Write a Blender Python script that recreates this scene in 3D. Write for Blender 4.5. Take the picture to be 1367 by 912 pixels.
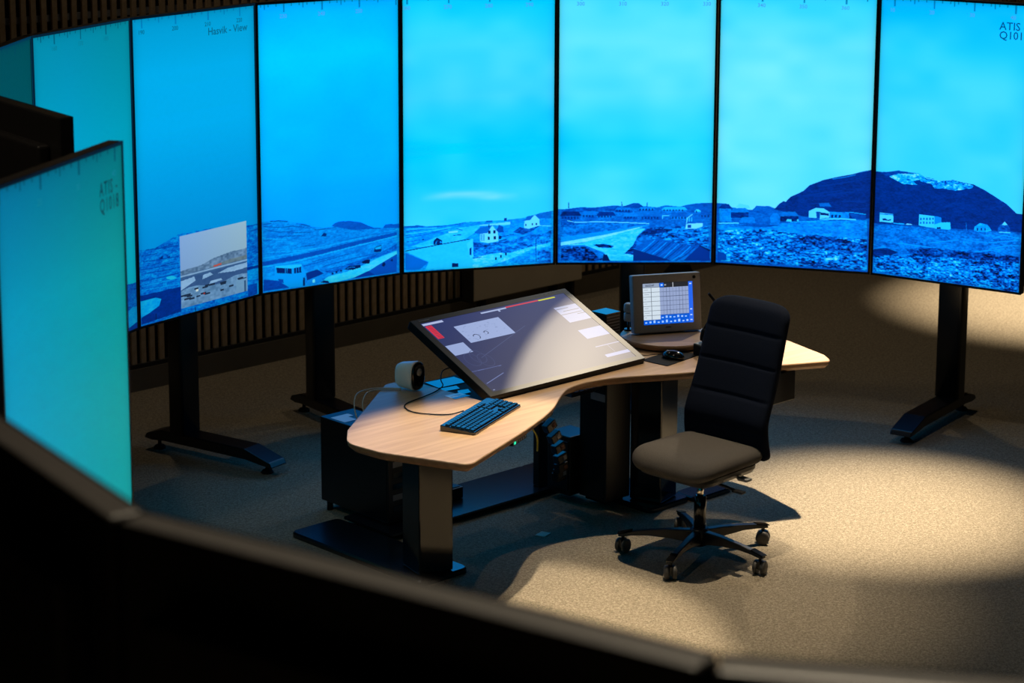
import bpy, bmesh, math, random
import numpy as np
from mathutils import Vector, Matrix
random.seed(7)
for o in list(bpy.data.objects): bpy.data.objects.remove(o, do_unlink=True)
scene = bpy.context.scene
COL = scene.collection

# ---------------------------------------------------------------- camera (79 mm, f/3.6, on the gallery)
cam_data = bpy.data.cameras.new('camera')
cam_data.sensor_width = 36.0
cam_data.lens = 3000.0 / 1367.0 * 36.0
cam_data.shift_y = -171.0 / 1367.0
cam_data.clip_start = 0.1; cam_data.clip_end = 60
cam_data.dof.use_dof = True
cam_data.dof.focus_distance = 9.75
cam_data.dof.aperture_fstop = 3.6
cam = bpy.data.objects.new('camera', cam_data)
COL.objects.link(cam)
pitch, roll = math.radians(10.957), math.radians(0.1995)
cam.matrix_world = Matrix.Translation((0, 0, 3.24)) @ Matrix.Rotation(math.pi/2 - pitch, 4, 'X') @ Matrix.Rotation(roll, 4, 'Z')
scene.camera = cam

# ---------------------------------------------------------------- world, exposure
world = bpy.data.worlds.new('world'); scene.world = world
world.use_nodes = True
world.node_tree.nodes['Background'].inputs[0].default_value = (0.02, 0.018, 0.015, 1)
world.node_tree.nodes['Background'].inputs[1].default_value = 0.0
vs = scene.view_settings
vs.view_transform = 'Standard'; vs.look = 'None'; vs.exposure = 0.0; vs.gamma = 1.0; vs.use_curve_mapping = False
scene.render.film_transparent = False

# ---------------------------------------------------------------- ceiling spotlights and added fill lamps
def spot(name, loc, target, energy, angle, blend, color=(1.0, 0.84, 0.61), radius=0.035):
    l = bpy.data.lights.new(name, 'SPOT')
    l.energy = energy; l.spot_size = math.radians(angle); l.spot_blend = blend
    l.color = color; l.shadow_soft_size = radius
    o = bpy.data.objects.new(name, l); COL.objects.link(o)
    o.location = loc
    o.rotation_euler = (Vector(target) - Vector(loc)).to_track_quat('-Z', 'Y').to_euler()
    return o
spot('spotlight_over_desk_front', (0.50, 8.80, 3.9), (-0.06, 8.13, 0.0), 820, 28.5, 0.40)
spot('spotlight_over_chair', (1.05, 9.28, 4.6), (0.72, 8.66, 0.0), 560, 32, 1.0)
spot('spotlight_over_desk_end', (1.99, 9.77, 4.6), (1.66, 9.74, 0.0), 3000, 25.5, 1.0)
spot('fill_desk_end_spill', (1.99, 9.77, 4.62), (1.9, 9.2, 0.0), 65, 70, 1.0)  # added wide fill at the same point, imitating the beam's spill
spot('spotlight_behind_displays', (2.1, 12.9, 4.6), (0.82, 9.40, 0.8), 330, 15.4, 0.05)
spot('spotlight_back_corner', (3.6, 13.9, 4.6), (3.5, 13.75, 0.0), 3000, 32, 1.0)
spot('fill_slatted_wall', (-1.9, 11.3, 4.9), (-1.4, 12.3, 1.2), 46, 110, 1.0, radius=0.1)  # added weak fill to lift the slats out of black
spot('fill_corridor', (1.8, 13.0, 4.9), (2.0, 12.6, 0.0), 70, 120, 1.0, radius=0.1)  # added broad warm fill for the floor behind the displays
spot('fill_foreground_edges', (0.6, 3.6, 5.0), (0.0, 2.7, 2.3), 500, 70, 1.0, radius=0.1)  # added fill to bring out the foreground displays' top edges
spot('fill_left_backs', (-2.6, 5.9, 5.0), (-1.6, 6.9, 2.0), 70, 80, 1.0, radius=0.1)  # added fill for highlights on the dark display back at left

# shapes of the broadcast landscape: [display, polygon|line, brightness, grain|width, x, y, ... in thousandths of the picture]
FEATURES = """
[1,"p",50,16,[-40,257,110,246,321,276,582,271,899,250,998,248,981,-116,-57,7]]
[1,"l",30,3,[56,249,175,244,275,248]]
[1,"l",33,3,[154,244,319,239]]
[1,"l",32,4,[910,230,997,229]]
[1,"l",33,4,[905,247,998,246]]
[1,"p",18,0,[162,211,190,217,189,206,168,206]]
[1,"p",22,0,[223,209,250,211,244,202]]
[1,"l",33,4,[23,232,142,229]]
[1,"l",33,4,[32,213,119,208,317,202]]
[1,"l",33,4,[20,187,139,183,315,179]]
[1,"l",33,4,[51,172,215,166,326,164]]
[1,"l",33,4,[17,150,147,146,313,146]]
[1,"l",33,4,[172,184,282,187]]
[1,"l",33,4,[64,196,161,195]]
[1,"l",68,4,[16,132,168,130,323,129]]
[1,"l",68,4,[15,119,322,108]]
[1,"p",80,0,[213,143,268,142,301,131,256,129,218,136]]
[1,"p",22,3,[3,102,333,98,328,14,8,5]]
[1,"p",68,6,[2,84,121,84,170,74,152,53,75,38,4,28]]
[1,"p",60,10,[903,93,990,91,989,55,913,56]]
[1,"p",22,0,[898,104,991,103,991,94,903,94]]
[1,"p",30,5,[907,40,988,40,986,2,905,1]]
[1,"l",10,4,[123,28,122,10]]
[1,"l",8,4,[447,14,449,0]]
[2,"p",56,10,[-9,252,85,251,187,240,313,224,353,212,441,202,522,203,768,183,885,173,1023,172,1020,-92,-41,-10]]
[2,"p",36,3,[498,205,522,214,555,218,629,215,711,205,769,189,818,177,852,176,868,171,644,182]]
[2,"p",36,3,[877,173,894,185,936,185,1023,172,1023,164]]
[2,"l",26,3,[61,250,124,248,183,242]]
[2,"l",30,4,[281,225,341,215]]
[2,"l",33,4,[377,199,473,197,530,197]]
[2,"l",36,3,[14,235,123,224,226,223]]
[2,"l",36,3,[29,222,130,207,217,205]]
[2,"l",36,3,[13,215,76,215]]
[2,"l",36,3,[185,201,344,193]]
[2,"l",36,3,[106,193,280,185]]
[2,"l",36,3,[12,187,106,185]]
[2,"l",36,3,[271,145,375,146]]
[2,"l",36,3,[14,243,69,242]]
[2,"l",36,3,[226,221,297,214]]
[2,"p",18,0,[420,173,441,185,461,179,457,171]]
[2,"l",74,4,[13,191,169,180]]
[2,"l",74,4,[42,141,279,132,407,132]]
[2,"l",74,4,[10,123,294,127,570,141,982,159]]
[2,"p",33,3,[2,110,222,117,439,125,685,139,982,152,982,140,684,125,439,111,222,100,1,96]]
[2,"l",78,4,[1,92,222,95,439,107,684,121,982,137]]
[2,"l",46,2,[521,148,982,156]]
[2,"l",40,6,[293,75,471,86,618,96]]
[2,"l",40,6,[438,64,684,79,850,84]]
[2,"l",40,6,[486,52,601,56]]
[2,"l",40,6,[357,86,520,95]]
[2,"p",40,12,[437,44,601,59,725,72,850,84,981,108,981,87,766,61,567,38,478,37]]
[2,"p",84,5,[404,5,469,25,600,32,766,53,850,68,981,83,981,65,766,24,657,7,517,1]]
[2,"p",33,0,[649,5,766,24,981,71,980,4]]
[2,"p",24,0,[649,5,766,23,815,6]]
[2,"l",90,4,[766,24,866,48,981,72]]
[2,"p",10,0,[866,37,883,49,896,39,883,30]]
[2,"p",10,0,[930,49,947,56,952,46]]
[2,"p",15,0,[808,91,817,107,866,112,863,88,834,87]]
[2,"p",70,0,[817,105,864,109,862,98,821,98]]
[2,"p",12,0,[588,42,625,52,675,50,708,51,708,41,650,36]]
[2,"l",60,4,[609,44,642,47,666,44]]
[2,"p",8,0,[716,61,750,66,779,64,774,50,725,54]]
[2,"p",12,0,[495,30,495,37,508,36,508,30]]
[2,"p",12,0,[524,33,524,40,537,40,537,33]]
[2,"p",12,0,[557,36,557,42,570,42,570,36]]
[2,"p",62,0,[8,53,86,57,87,90,103,97,269,88,283,75,308,53,308,41,284,35,283,4,187,5,109,36]]
[2,"p",78,0,[91,89,277,83,281,76,217,72,91,83]]
[2,"p",14,0,[99,83,205,72,205,54,102,64]]
[2,"p",14,0,[223,72,273,74,275,54,224,53]]
[2,"l",65,3,[162,78,161,57]]
[2,"l",65,3,[174,77,173,56]]
[2,"l",60,3,[239,74,240,53]]
[2,"l",60,3,[258,74,259,53]]
[2,"p",28,3,[7,47,109,36,187,6,6,6]]
[2,"p",30,0,[109,42,145,38,148,25,117,29]]
[2,"p",20,0,[308,49,389,56,437,38,316,22]]
[2,"p",55,0,[316,22,437,36,404,9,315,6]]
[2,"p",10,0,[288,32,300,33,299,4,287,5]]
[2,"p",95,0,[354,21,373,23,373,11,354,11]]
[2,"p",12,0,[412,7,436,13,469,9,477,0]]
[3,"p",60,12,[-4,166,142,165,304,166,438,172,557,171,662,171,798,175,873,183,1016,193,1019,-47,-6,-8]]
[3,"p",36,0,[18,164,40,169,91,171,146,165,69,162]]
[3,"p",40,0,[539,166,546,172,587,173,591,165]]
[3,"p",42,5,[783,165,843,179,911,190,987,195,988,168,889,170]]
[3,"l",42,3,[14,148,142,156,364,166]]
[3,"l",42,3,[14,127,135,134,290,151]]
[3,"l",42,3,[69,159,290,162,408,171]]
[3,"l",42,3,[17,111,105,116]]
[3,"l",85,3,[14,140,149,146,312,155]]
[3,"l",85,3,[14,157,216,158]]
[3,"p",78,6,[39,93,157,112,304,138,379,153,513,159,468,129,408,110,252,94,127,90]]
[3,"p",95,0,[293,142,356,142,356,136,295,136]]
[3,"l",35,4,[349,149,386,143]]
[3,"l",30,3,[327,125,378,127]]
[3,"p",20,0,[116,115,127,121,134,115]]
[3,"p",92,0,[498,158,610,161,707,164,708,153,610,154,505,155]]
[3,"p",25,0,[666,168,668,178,685,178,686,168]]
[3,"p",32,3,[610,128,632,155,662,147,663,126]]
[3,"p",93,0,[504,97,505,127,550,128,587,154,625,128,629,94,558,89]]
[3,"p",42,0,[468,133,505,148,587,155,554,127,505,125,475,128]]
[3,"p",12,0,[556,101,556,113,571,112,571,101]]
[3,"p",12,0,[597,101,597,113,612,113,612,101]]
[3,"p",12,0,[561,124,561,136,576,135,576,124]]
[3,"p",12,0,[595,123,595,135,610,135,610,123]]
[3,"l",50,2,[513,123,513,100]]
[3,"l",50,2,[522,123,522,99]]
[3,"l",50,2,[531,122,531,99]]
[3,"l",15,5,[566,159,566,148]]
[3,"p",15,0,[629,102,633,115,651,112,648,101]]
[3,"l",30,7,[633,93,685,100]]
[3,"l",30,3,[648,110,730,116]]
[3,"p",93,0,[802,136,804,164,843,167,873,184,906,167,908,143,829,133]]
[3,"p",40,0,[804,164,821,180,873,184,843,166]]
[3,"p",20,0,[809,145,809,153,818,152,818,145]]
[3,"p",20,0,[854,146,854,153,863,153,863,145]]
[3,"p",20,0,[881,146,881,153,890,153,890,145]]
[3,"p",30,14,[723,124,775,141,836,133,912,143,866,126,798,113]]
[3,"p",30,14,[920,109,988,122,988,107,935,104]]
[3,"l",93,4,[904,143,984,139]]
[3,"p",32,22,[459,95,558,88,685,94,738,102,821,83,837,65,708,53,588,53,468,44]]
[3,"p",50,24,[460,61,618,90,814,108,981,115,981,77,738,43,468,36]]
[3,"p",82,10,[457,36,580,49,708,48,852,65,981,77,981,60,814,40,618,5,457,-2]]
[3,"p",62,14,[573,2,739,30,852,56,981,64,982,0]]
[3,"p",45,25,[891,3,898,46,985,56,986,2]]
[3,"l",30,3,[460,36,513,38]]
[3,"p",10,0,[607,24,607,34,618,34,618,24]]
[3,"p",10,0,[641,31,641,41,652,42,652,32]]
[3,"p",10,0,[674,39,674,49,685,49,685,39]]
[3,"l",28,4,[882,93,885,8]]
[3,"p",78,2,[13,77,438,109,457,108,457,-2,141,5,163,32,39,68]]
[3,"l",8,4,[13,78,215,93,438,108]]
[3,"p",84,0,[416,92,457,110,460,40,438,37]]
[3,"p",20,0,[435,50,436,73,447,77,447,47]]
[3,"p",42,0,[11,71,160,31,104,7,10,7]]
[3,"p",12,0,[319,22,360,21,360,7,319,7]]
[3,"p",14,0,[195,95,197,111,219,121,252,109,252,96]]
[3,"p",60,0,[204,96,215,109,249,106,249,100,215,99]]
[3,"p",15,0,[215,97,215,107,238,107,238,98]]
[4,"p",44,10,[-9,192,37,201,143,208,241,207,317,212,370,215,416,212,446,214,492,224,522,223,549,212,644,207,697,215,796,209,834,216,902,222,993,224,1001,1,-6,2]]
[4,"p",30,4,[416,209,461,218,492,224,526,222,553,209,523,203]]
[4,"p",33,8,[22,198,143,207,241,207,317,211,370,215,416,207,477,198,22,185]]
[4,"p",36,6,[781,207,834,216,902,222,993,224,995,184,842,189]]
[4,"p",36,8,[18,161,18,177,147,176,147,161]]
[4,"p",18,5,[12,175,31,192,133,192,153,175]]
[4,"p",16,0,[25,165,25,172,32,172,33,165]]
[4,"p",16,0,[45,165,45,172,52,172,52,165]]
[4,"p",16,0,[64,165,64,172,72,172,72,165]]
[4,"p",16,0,[84,164,84,172,92,172,92,164]]
[4,"p",16,0,[104,164,104,172,111,172,112,164]]
[4,"p",16,0,[124,164,124,172,131,172,131,164]]
[4,"p",40,8,[155,168,155,181,249,181,250,167]]
[4,"p",48,5,[149,179,168,194,236,194,256,179]]
[4,"p",16,0,[162,171,161,178,169,178,169,171]]
[4,"p",16,0,[181,171,181,178,189,178,189,171]]
[4,"p",16,0,[201,171,201,178,209,178,209,171]]
[4,"p",16,0,[221,171,221,178,228,178,228,171]]
[4,"p",45,8,[254,165,253,177,371,177,371,165]]
[4,"p",22,5,[247,176,267,190,357,190,377,175]]
[4,"p",16,0,[260,169,260,176,268,176,268,169]]
[4,"p",16,0,[280,169,280,176,288,176,288,169]]
[4,"p",16,0,[300,169,300,176,307,176,307,169]]
[4,"p",16,0,[320,169,319,176,327,176,327,169]]
[4,"p",16,0,[339,169,339,176,347,176,347,169]]
[4,"p",30,8,[371,187,371,197,485,197,485,187]]
[4,"p",50,5,[365,196,384,207,471,207,491,195]]
[4,"p",16,0,[378,191,378,198,385,198,385,191]]
[4,"p",16,0,[397,191,397,198,405,198,405,191]]
[4,"p",16,0,[417,191,417,198,425,198,425,191]]
[4,"p",16,0,[437,191,437,198,444,198,445,191]]
[4,"p",16,0,[457,191,457,198,464,198,464,191]]
[4,"p",33,8,[425,163,424,174,516,174,516,163]]
[4,"p",50,5,[418,172,438,185,502,185,522,172]]
[4,"p",16,0,[431,166,431,173,439,173,439,166]]
[4,"p",16,0,[451,166,451,173,459,173,459,166]]
[4,"p",16,0,[471,166,471,173,478,173,479,166]]
[4,"p",16,0,[491,166,491,173,498,173,498,166]]
[4,"p",42,8,[523,192,523,200,629,200,629,191]]
[4,"p",55,5,[517,199,536,209,615,209,635,198]]
[4,"p",16,0,[530,195,529,202,537,202,537,195]]
[4,"p",16,0,[549,195,549,202,557,202,557,195]]
[4,"p",16,0,[569,195,569,202,577,202,577,195]]
[4,"p",16,0,[589,195,589,202,596,202,596,195]]
[4,"p",16,0,[609,195,608,202,616,202,616,195]]
[4,"p",38,8,[539,160,538,177,668,177,668,160]]
[4,"p",45,5,[532,175,552,194,654,194,674,175]]
[4,"p",16,0,[546,164,545,171,553,171,553,164]]
[4,"p",16,0,[565,164,565,171,573,171,573,164]]
[4,"p",16,0,[585,164,585,171,593,171,593,164]]
[4,"p",16,0,[605,164,605,171,612,171,613,164]]
[4,"p",16,0,[625,164,625,171,632,171,632,164]]
[4,"p",16,0,[644,164,644,171,652,171,652,164]]
[4,"p",50,8,[679,189,679,199,834,199,835,189]]
[4,"p",72,5,[672,197,692,209,820,209,841,197]]
[4,"p",16,0,[686,193,685,200,693,200,693,193]]
[4,"p",16,0,[705,193,705,200,713,200,713,193]]
[4,"p",16,0,[725,193,725,200,732,200,733,193]]
[4,"p",16,0,[745,193,745,200,752,200,752,193]]
[4,"p",16,0,[765,193,764,200,772,200,772,193]]
[4,"p",16,0,[784,193,784,200,792,200,792,193]]
[4,"p",16,0,[804,192,804,200,812,200,812,192]]
[4,"p",50,8,[737,160,736,173,835,173,836,160]]
[4,"p",40,5,[730,172,750,187,821,187,841,171]]
[4,"p",16,0,[743,164,743,171,751,171,751,164]]
[4,"p",16,0,[763,164,763,171,771,171,771,164]]
[4,"p",16,0,[783,164,783,171,790,171,791,164]]
[4,"p",16,0,[803,164,803,171,810,171,810,163]]
[4,"p",16,0,[823,163,822,171,830,171,830,163]]
[4,"p",50,8,[888,184,888,192,926,192,926,184]]
[4,"p",80,5,[882,190,901,200,912,200,932,190]]
[4,"p",16,0,[895,188,895,195,902,195,903,188]]
[4,"p",40,8,[927,166,926,180,987,180,988,166]]
[4,"p",35,5,[920,178,940,193,973,193,994,178]]
[4,"p",16,0,[934,170,933,177,941,177,941,170]]
[4,"p",16,0,[953,170,953,177,961,177,961,170]]
[4,"p",16,0,[973,170,973,177,981,177,981,170]]
[4,"p",32,14,[18,161,83,161,129,127,38,116,19,123]]
[4,"p",24,10,[68,130,129,136,136,123,76,121]]
[4,"p",46,14,[37,139,189,147,478,147,555,140,418,118,281,105,144,101,23,96]]
[4,"l",95,5,[106,152,280,153,448,150,592,146]]
[4,"l",95,4,[60,158,98,153]]
[4,"p",60,5,[19,96,144,105,372,123,555,141,600,139,479,122,297,91,145,74,19,65]]
[4,"p",82,8,[19,65,145,72,312,96,524,129,570,127,517,100,495,64,493,6,344,6,298,38,175,65]]
[4,"p",95,4,[19,76,312,105,524,132,555,134,373,105,183,78,19,64]]
[4,"p",25,20,[229,67,297,70,366,62,351,55,267,56]]
[4,"p",24,28,[20,56,84,60,176,60,229,42,252,24,337,6,20,7]]
[4,"p",10,0,[291,6,298,31,321,29,340,6]]
[4,"p",44,34,[540,109,600,131,753,135,981,135,984,55,831,64,602,91]]
[4,"p",22,14,[533,107,585,127,677,127,761,122,677,111,571,102]]
[4,"p",50,5,[681,124,707,138,753,127]]
[4,"p",95,0,[829,126,836,147,943,149,943,135,898,126]]
[4,"p",42,5,[813,144,835,171,873,180,927,166,943,148]]
[4,"l",85,5,[839,167,840,154]]
[4,"l",85,5,[855,167,855,154]]
[4,"l",85,5,[870,167,870,154]]
[4,"l",95,5,[836,147,843,167,873,180]]
[4,"p",30,0,[844,129,844,142,867,142,867,129]]
[4,"l",90,5,[679,165,679,176,721,176]]
[4,"p",36,5,[492,55,586,82,647,91,800,71,923,61,726,6]]
[4,"l",66,5,[632,84,572,53,519,31]]
[4,"l",24,5,[658,81,598,50,545,28]]
[4,"l",50,5,[684,79,624,47,571,25]]
[4,"l",66,5,[710,76,650,45,597,22]]
[4,"l",24,5,[736,73,676,42,623,20]]
[4,"l",50,5,[762,71,702,39,649,17]]
[4,"l",66,5,[788,68,728,37,676,7]]
[4,"l",24,5,[814,65,754,34,694,7]]
[4,"l",50,5,[840,62,780,31,720,6]]
[4,"l",66,5,[866,60,806,28,746,6]]
[4,"l",24,5,[892,57,832,26,772,6]]
[4,"l",50,5,[919,54,858,23,798,6]]
[4,"l",66,5,[945,51,885,20,824,6]]
[4,"p",18,0,[492,51,741,6,493,6]]
[4,"p",22,0,[726,6,818,5,923,61,992,46,994,5]]
[4,"p",10,0,[919,63,927,64,996,46,992,40]]
[4,"l",20,2,[67,225,67,205]]
[4,"l",25,2,[412,227,414,214]]
[4,"l",30,2,[579,225,579,209]]
[4,"p",30,25,[435,33,488,64,525,104,540,100,511,64,492,46,492,28]]
[5,"p",38,6,[-18,219,58,224,101,210,236,205,261,221,345,223,387,215,570,221,1026,236,1040,-8,-9,-48]]
[5,"p",20,4,[379,212,411,233,440,245,453,242,485,262,567,286,608,309,697,331,779,344,877,357,941,369,1017,379,1028,198,738,193,572,192]]
[5,"l",52,6,[755,336,844,347,901,356]]
[5,"l",40,4,[933,366,982,373]]
[5,"l",28,5,[619,240,735,248]]
[5,"l",28,5,[733,279,897,294]]
[5,"l",28,5,[817,256,964,258]]
[5,"l",28,5,[666,306,894,332]]
[5,"l",28,5,[568,269,814,296]]
[5,"l",28,5,[884,227,974,235]]
[5,"p",42,5,[669,244,735,248,752,234,678,232]]
[5,"p",55,8,[18,154,16,205,97,208,99,157]]
[5,"p",22,4,[11,203,34,220,78,222,102,206]]
[5,"p",20,8,[94,171,93,193,211,197,212,175]]
[5,"p",50,4,[88,191,111,208,192,211,217,195]]
[5,"p",50,8,[154,154,154,161,263,165,264,158]]
[5,"p",50,4,[149,159,172,176,244,179,268,163]]
[5,"p",38,8,[255,160,253,206,362,209,364,164]]
[5,"p",40,4,[248,203,271,221,343,223,367,207]]
[5,"p",50,8,[356,161,355,183,418,185,419,163]]
[5,"p",50,4,[350,180,373,198,399,199,423,183]]
[5,"p",16,8,[423,168,422,190,538,194,540,172]]
[5,"p",45,4,[417,187,439,205,519,208,544,192]]
[5,"p",90,0,[126,214,151,226,210,221,224,209,152,212]]
[5,"p",90,0,[607,189,606,213,653,227,703,226,741,214,742,193,680,189]]
[5,"p",15,0,[680,211,737,208,737,200,683,201]]
[5,"p",30,0,[654,212,679,213,680,189,659,188]]
[5,"p",55,10,[741,215,868,217,869,194,746,190]]
[5,"p",30,5,[868,212,975,213,976,192,894,194]]
[5,"l",72,5,[868,218,975,213]]
[5,"p",16,0,[751,194,754,204,764,205,766,194]]
[5,"p",16,0,[776,195,778,205,789,206,790,195]]
[5,"p",16,0,[800,195,803,206,814,206,815,196]]
[5,"l",90,8,[680,186,820,191,911,191]]
[5,"l",90,8,[15,148,146,153]]
[5,"l",75,4,[490,168,639,176,738,184]]
[5,"p",85,0,[460,169,466,179,496,179,496,170]]
[5,"p",85,0,[530,172,531,180,541,181,541,172]]
[5,"p",55,12,[10,144,323,155,656,176,984,192,989,121,493,103,11,125]]
[5,"p",34,5,[121,143,264,155,423,154,323,143]]
[5,"p",46,40,[11,120,340,136,575,125,989,121,995,6,329,7,15,8]]
[5,"p",30,30,[493,103,658,128,990,102,991,78,744,73]]
[5,"p",28,0,[9,44,70,32,70,10,11,7]]
[6,"p",20,4,[-14,368,70,374,154,385,228,383,290,383,343,372,436,366,528,372,610,366,671,364,743,349,825,327,896,307,947,285,978,271,998,253,1001,210,-1,166]]
[6,"p",26,6,[7,372,102,377,154,385,228,383,259,378,155,364,71,362]]
[6,"p",70,34,[92,360,155,373,249,379,306,384,353,370,261,351,293,341,189,338]]
[6,"p",64,40,[291,375,353,370,436,365,528,371,610,365,671,361,662,350,551,335,469,338,408,334,386,350,313,354]]
[6,"l",90,5,[306,382,354,368,436,365,518,371]]
[6,"p",36,6,[-2,183,272,195,582,199,1001,215,1004,178,0,143]]
[6,"p",88,0,[36,191,36,224,131,225,133,193]]
[6,"p",20,0,[55,203,76,206,93,201,119,206,114,199,61,197]]
[6,"l",50,6,[34,220,131,222]]
[6,"l",75,6,[136,192,209,193]]
[6,"p",95,0,[215,191,230,197,278,195]]
[6,"p",84,0,[309,195,309,235,415,235,457,232,459,196,419,188]]
[6,"p",55,0,[415,235,462,234,464,208,418,202]]
[6,"p",40,0,[318,215,317,223,328,223,328,215]]
[6,"p",40,0,[319,201,318,209,329,209,329,202]]
[6,"p",40,0,[339,217,338,224,348,225,349,217]]
[6,"p",40,0,[340,203,339,211,349,211,350,203]]
[6,"p",40,0,[359,218,359,226,369,226,370,218]]
[6,"p",40,0,[360,204,360,212,370,212,371,204]]
[6,"p",40,0,[380,219,379,227,390,227,390,219]]
[6,"p",40,0,[381,205,380,213,391,213,391,206]]
[6,"p",40,0,[401,221,400,228,410,229,411,221]]
[6,"p",40,0,[402,207,401,215,411,215,412,207]]
[6,"p",82,0,[414,185,417,205,458,215,524,220,529,195,471,183]]
[6,"p",12,0,[436,182,435,196,461,198,462,182]]
[6,"p",62,14,[684,197,688,214,722,229,773,228,804,208,765,200]]
[6,"p",30,12,[840,205,848,227,886,246,923,224,924,208]]
[6,"p",90,0,[868,231,886,246,907,234]]
[6,"l",90,8,[855,205,924,208]]
[6,"l",50,4,[631,224,636,197]]
[6,"p",20,0,[704,201,703,211,713,212,714,202]]
[6,"p",20,0,[729,203,729,213,739,213,739,204]]
[6,"p",20,0,[754,205,754,214,764,215,764,205]]
[6,"p",46,14,[-2,177,273,189,583,193,1001,210,1020,-7,10,-10]]
[6,"l",30,4,[19,183,273,192,418,191]]
[6,"l",68,5,[790,141,908,160,987,166]]
[6,"l",68,5,[626,163,788,163,976,184]]
[6,"l",68,5,[817,181,885,197,975,192]]
[6,"l",68,5,[381,135,585,160]]
[6,"l",68,5,[172,121,403,120]]
[6,"l",68,5,[690,123,890,148]]
[6,"p",17,8,[4,87,89,98,175,87,122,72,6,64]]
[6,"p",26,24,[226,102,382,118,690,123,991,127,993,106,591,94,280,83]]
[6,"p",42,40,[6,64,280,83,692,95,993,106,1001,2,495,3,9,7]]
"""

# ================================================================ helpers
def new_mat(name, color, rough=0.6, metal=0.0, spec=0.5, var=0.0, scale=30.0, bump=0.0, coat=0.0):
    m = bpy.data.materials.new(name); m.use_nodes = True
    nt = m.node_tree; b = nt.nodes['Principled BSDF']
    b.inputs['Base Color'].default_value = (*color, 1); b.inputs['Roughness'].default_value = rough
    b.inputs['Metallic'].default_value = metal; b.inputs['Specular IOR Level'].default_value = spec
    if coat: b.inputs['Coat Weight'].default_value = coat; b.inputs['Coat Roughness'].default_value = 0.08
    if var or bump:
        tc = nt.nodes.new('ShaderNodeTexCoord'); nz = nt.nodes.new('ShaderNodeTexNoise')
        nz.inputs['Scale'].default_value = scale; nz.inputs['Detail'].default_value = 4
        nt.links.new(tc.outputs['Object'], nz.inputs['Vector'])
        if var:
            cr = nt.nodes.new('ShaderNodeValToRGB')
            cr.color_ramp.elements[0].position = 0.3; cr.color_ramp.elements[1].position = 0.7
            cr.color_ramp.elements[0].color = (*[max(0, c*(1-var)) for c in color], 1)
            cr.color_ramp.elements[1].color = (*[min(1, c*(1+var)) for c in color], 1)
            nt.links.new(nz.outputs['Fac'], cr.inputs['Fac']); nt.links.new(cr.outputs['Color'], b.inputs['Base Color'])
        if bump:
            bp = nt.nodes.new('ShaderNodeBump'); bp.inputs['Strength'].default_value = bump; bp.inputs['Distance'].default_value = 0.004
            nt.links.new(nz.outputs['Fac'], bp.inputs['Height']); nt.links.new(bp.outputs['Normal'], b.inputs['Normal'])
    return m

def wood_mat(name, c1, c2, rough=0.45, sx=3.0, sy=60.0, rot=0.0):
    m = bpy.data.materials.new(name); m.use_nodes = True
    nt = m.node_tree; b = nt.nodes['Principled BSDF']
    tc = nt.nodes.new('ShaderNodeTexCoord'); mp = nt.nodes.new('ShaderNodeMapping')
    mp.inputs['Scale'].default_value = (sx, sy, 20.0); mp.inputs['Rotation'].default_value = (0, 0, rot)
    nz = nt.nodes.new('ShaderNodeTexNoise'); nz.inputs['Scale'].default_value = 1.0; nz.inputs['Detail'].default_value = 6; nz.inputs['Distortion'].default_value = 0.6
    cr = nt.nodes.new('ShaderNodeValToRGB')
    cr.color_ramp.elements[0].position = 0.32; cr.color_ramp.elements[0].color = (*c1, 1)
    cr.color_ramp.elements[1].position = 0.68; cr.color_ramp.elements[1].color = (*c2, 1)
    nt.links.new(tc.outputs['Object'], mp.inputs['Vector']); nt.links.new(mp.outputs['Vector'], nz.inputs['Vector'])
    nt.links.new(nz.outputs['Fac'], cr.inputs['Fac']); nt.links.new(cr.outputs['Color'], b.inputs['Base Color'])
    b.inputs['Roughness'].default_value = rough
    return m

def carpet_mat():
    m = bpy.data.materials.new('carpet'); m.use_nodes = True
    nt = m.node_tree; b = nt.nodes['Principled BSDF']
    tc = nt.nodes.new('ShaderNodeTexCoord')
    n1 = nt.nodes.new('ShaderNodeTexNoise'); n1.inputs['Scale'].default_value = 62; n1.inputs['Detail'].default_value = 5; n1.inputs['Roughness'].default_value = 0.75
    n2 = nt.nodes.new('ShaderNodeTexVoronoi'); n2.inputs['Scale'].default_value = 160
    mx = nt.nodes.new('ShaderNodeMix'); mx.data_type = 'FLOAT'; mx.inputs[0].default_value = 0.35
    cr = nt.nodes.new('ShaderNodeValToRGB')
    cr.color_ramp.elements[0].position = 0.30; cr.color_ramp.elements[0].color = (0.125, 0.10, 0.068, 1)
    cr.color_ramp.elements[1].position = 0.66; cr.color_ramp.elements[1].color = (0.36, 0.30, 0.215, 1)
    nt.links.new(tc.outputs['Object'], n1.inputs['Vector']); nt.links.new(tc.outputs['Object'], n2.inputs['Vector'])
    nt.links.new(n1.outputs['Fac'], mx.inputs[2]); nt.links.new(n2.outputs['Distance'], mx.inputs[3])
    nt.links.new(mx.outputs[0], cr.inputs['Fac']); nt.links.new(cr.outputs['Color'], b.inputs['Base Color'])
    bp = nt.nodes.new('ShaderNodeBump'); bp.inputs['Strength'].default_value = 0.6; bp.inputs['Distance'].default_value = 0.006
    nt.links.new(mx.outputs[0], bp.inputs['Height']); nt.links.new(bp.outputs['Normal'], b.inputs['Normal'])
    b.inputs['Roughness'].default_value = 0.95; b.inputs['Specular IOR Level'].default_value = 0.15
    return m

def emit_mat(name, color, strength=1.0):
    m = bpy.data.materials.new(name); m.use_nodes = True
    b = m.node_tree.nodes['Principled BSDF']
    b.inputs['Base Color'].default_value = (0, 0, 0, 1); b.inputs['Roughness'].default_value = 0.4
    b.inputs['Emission Color'].default_value = (*color, 1); b.inputs['Emission Strength'].default_value = strength
    return m

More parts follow.
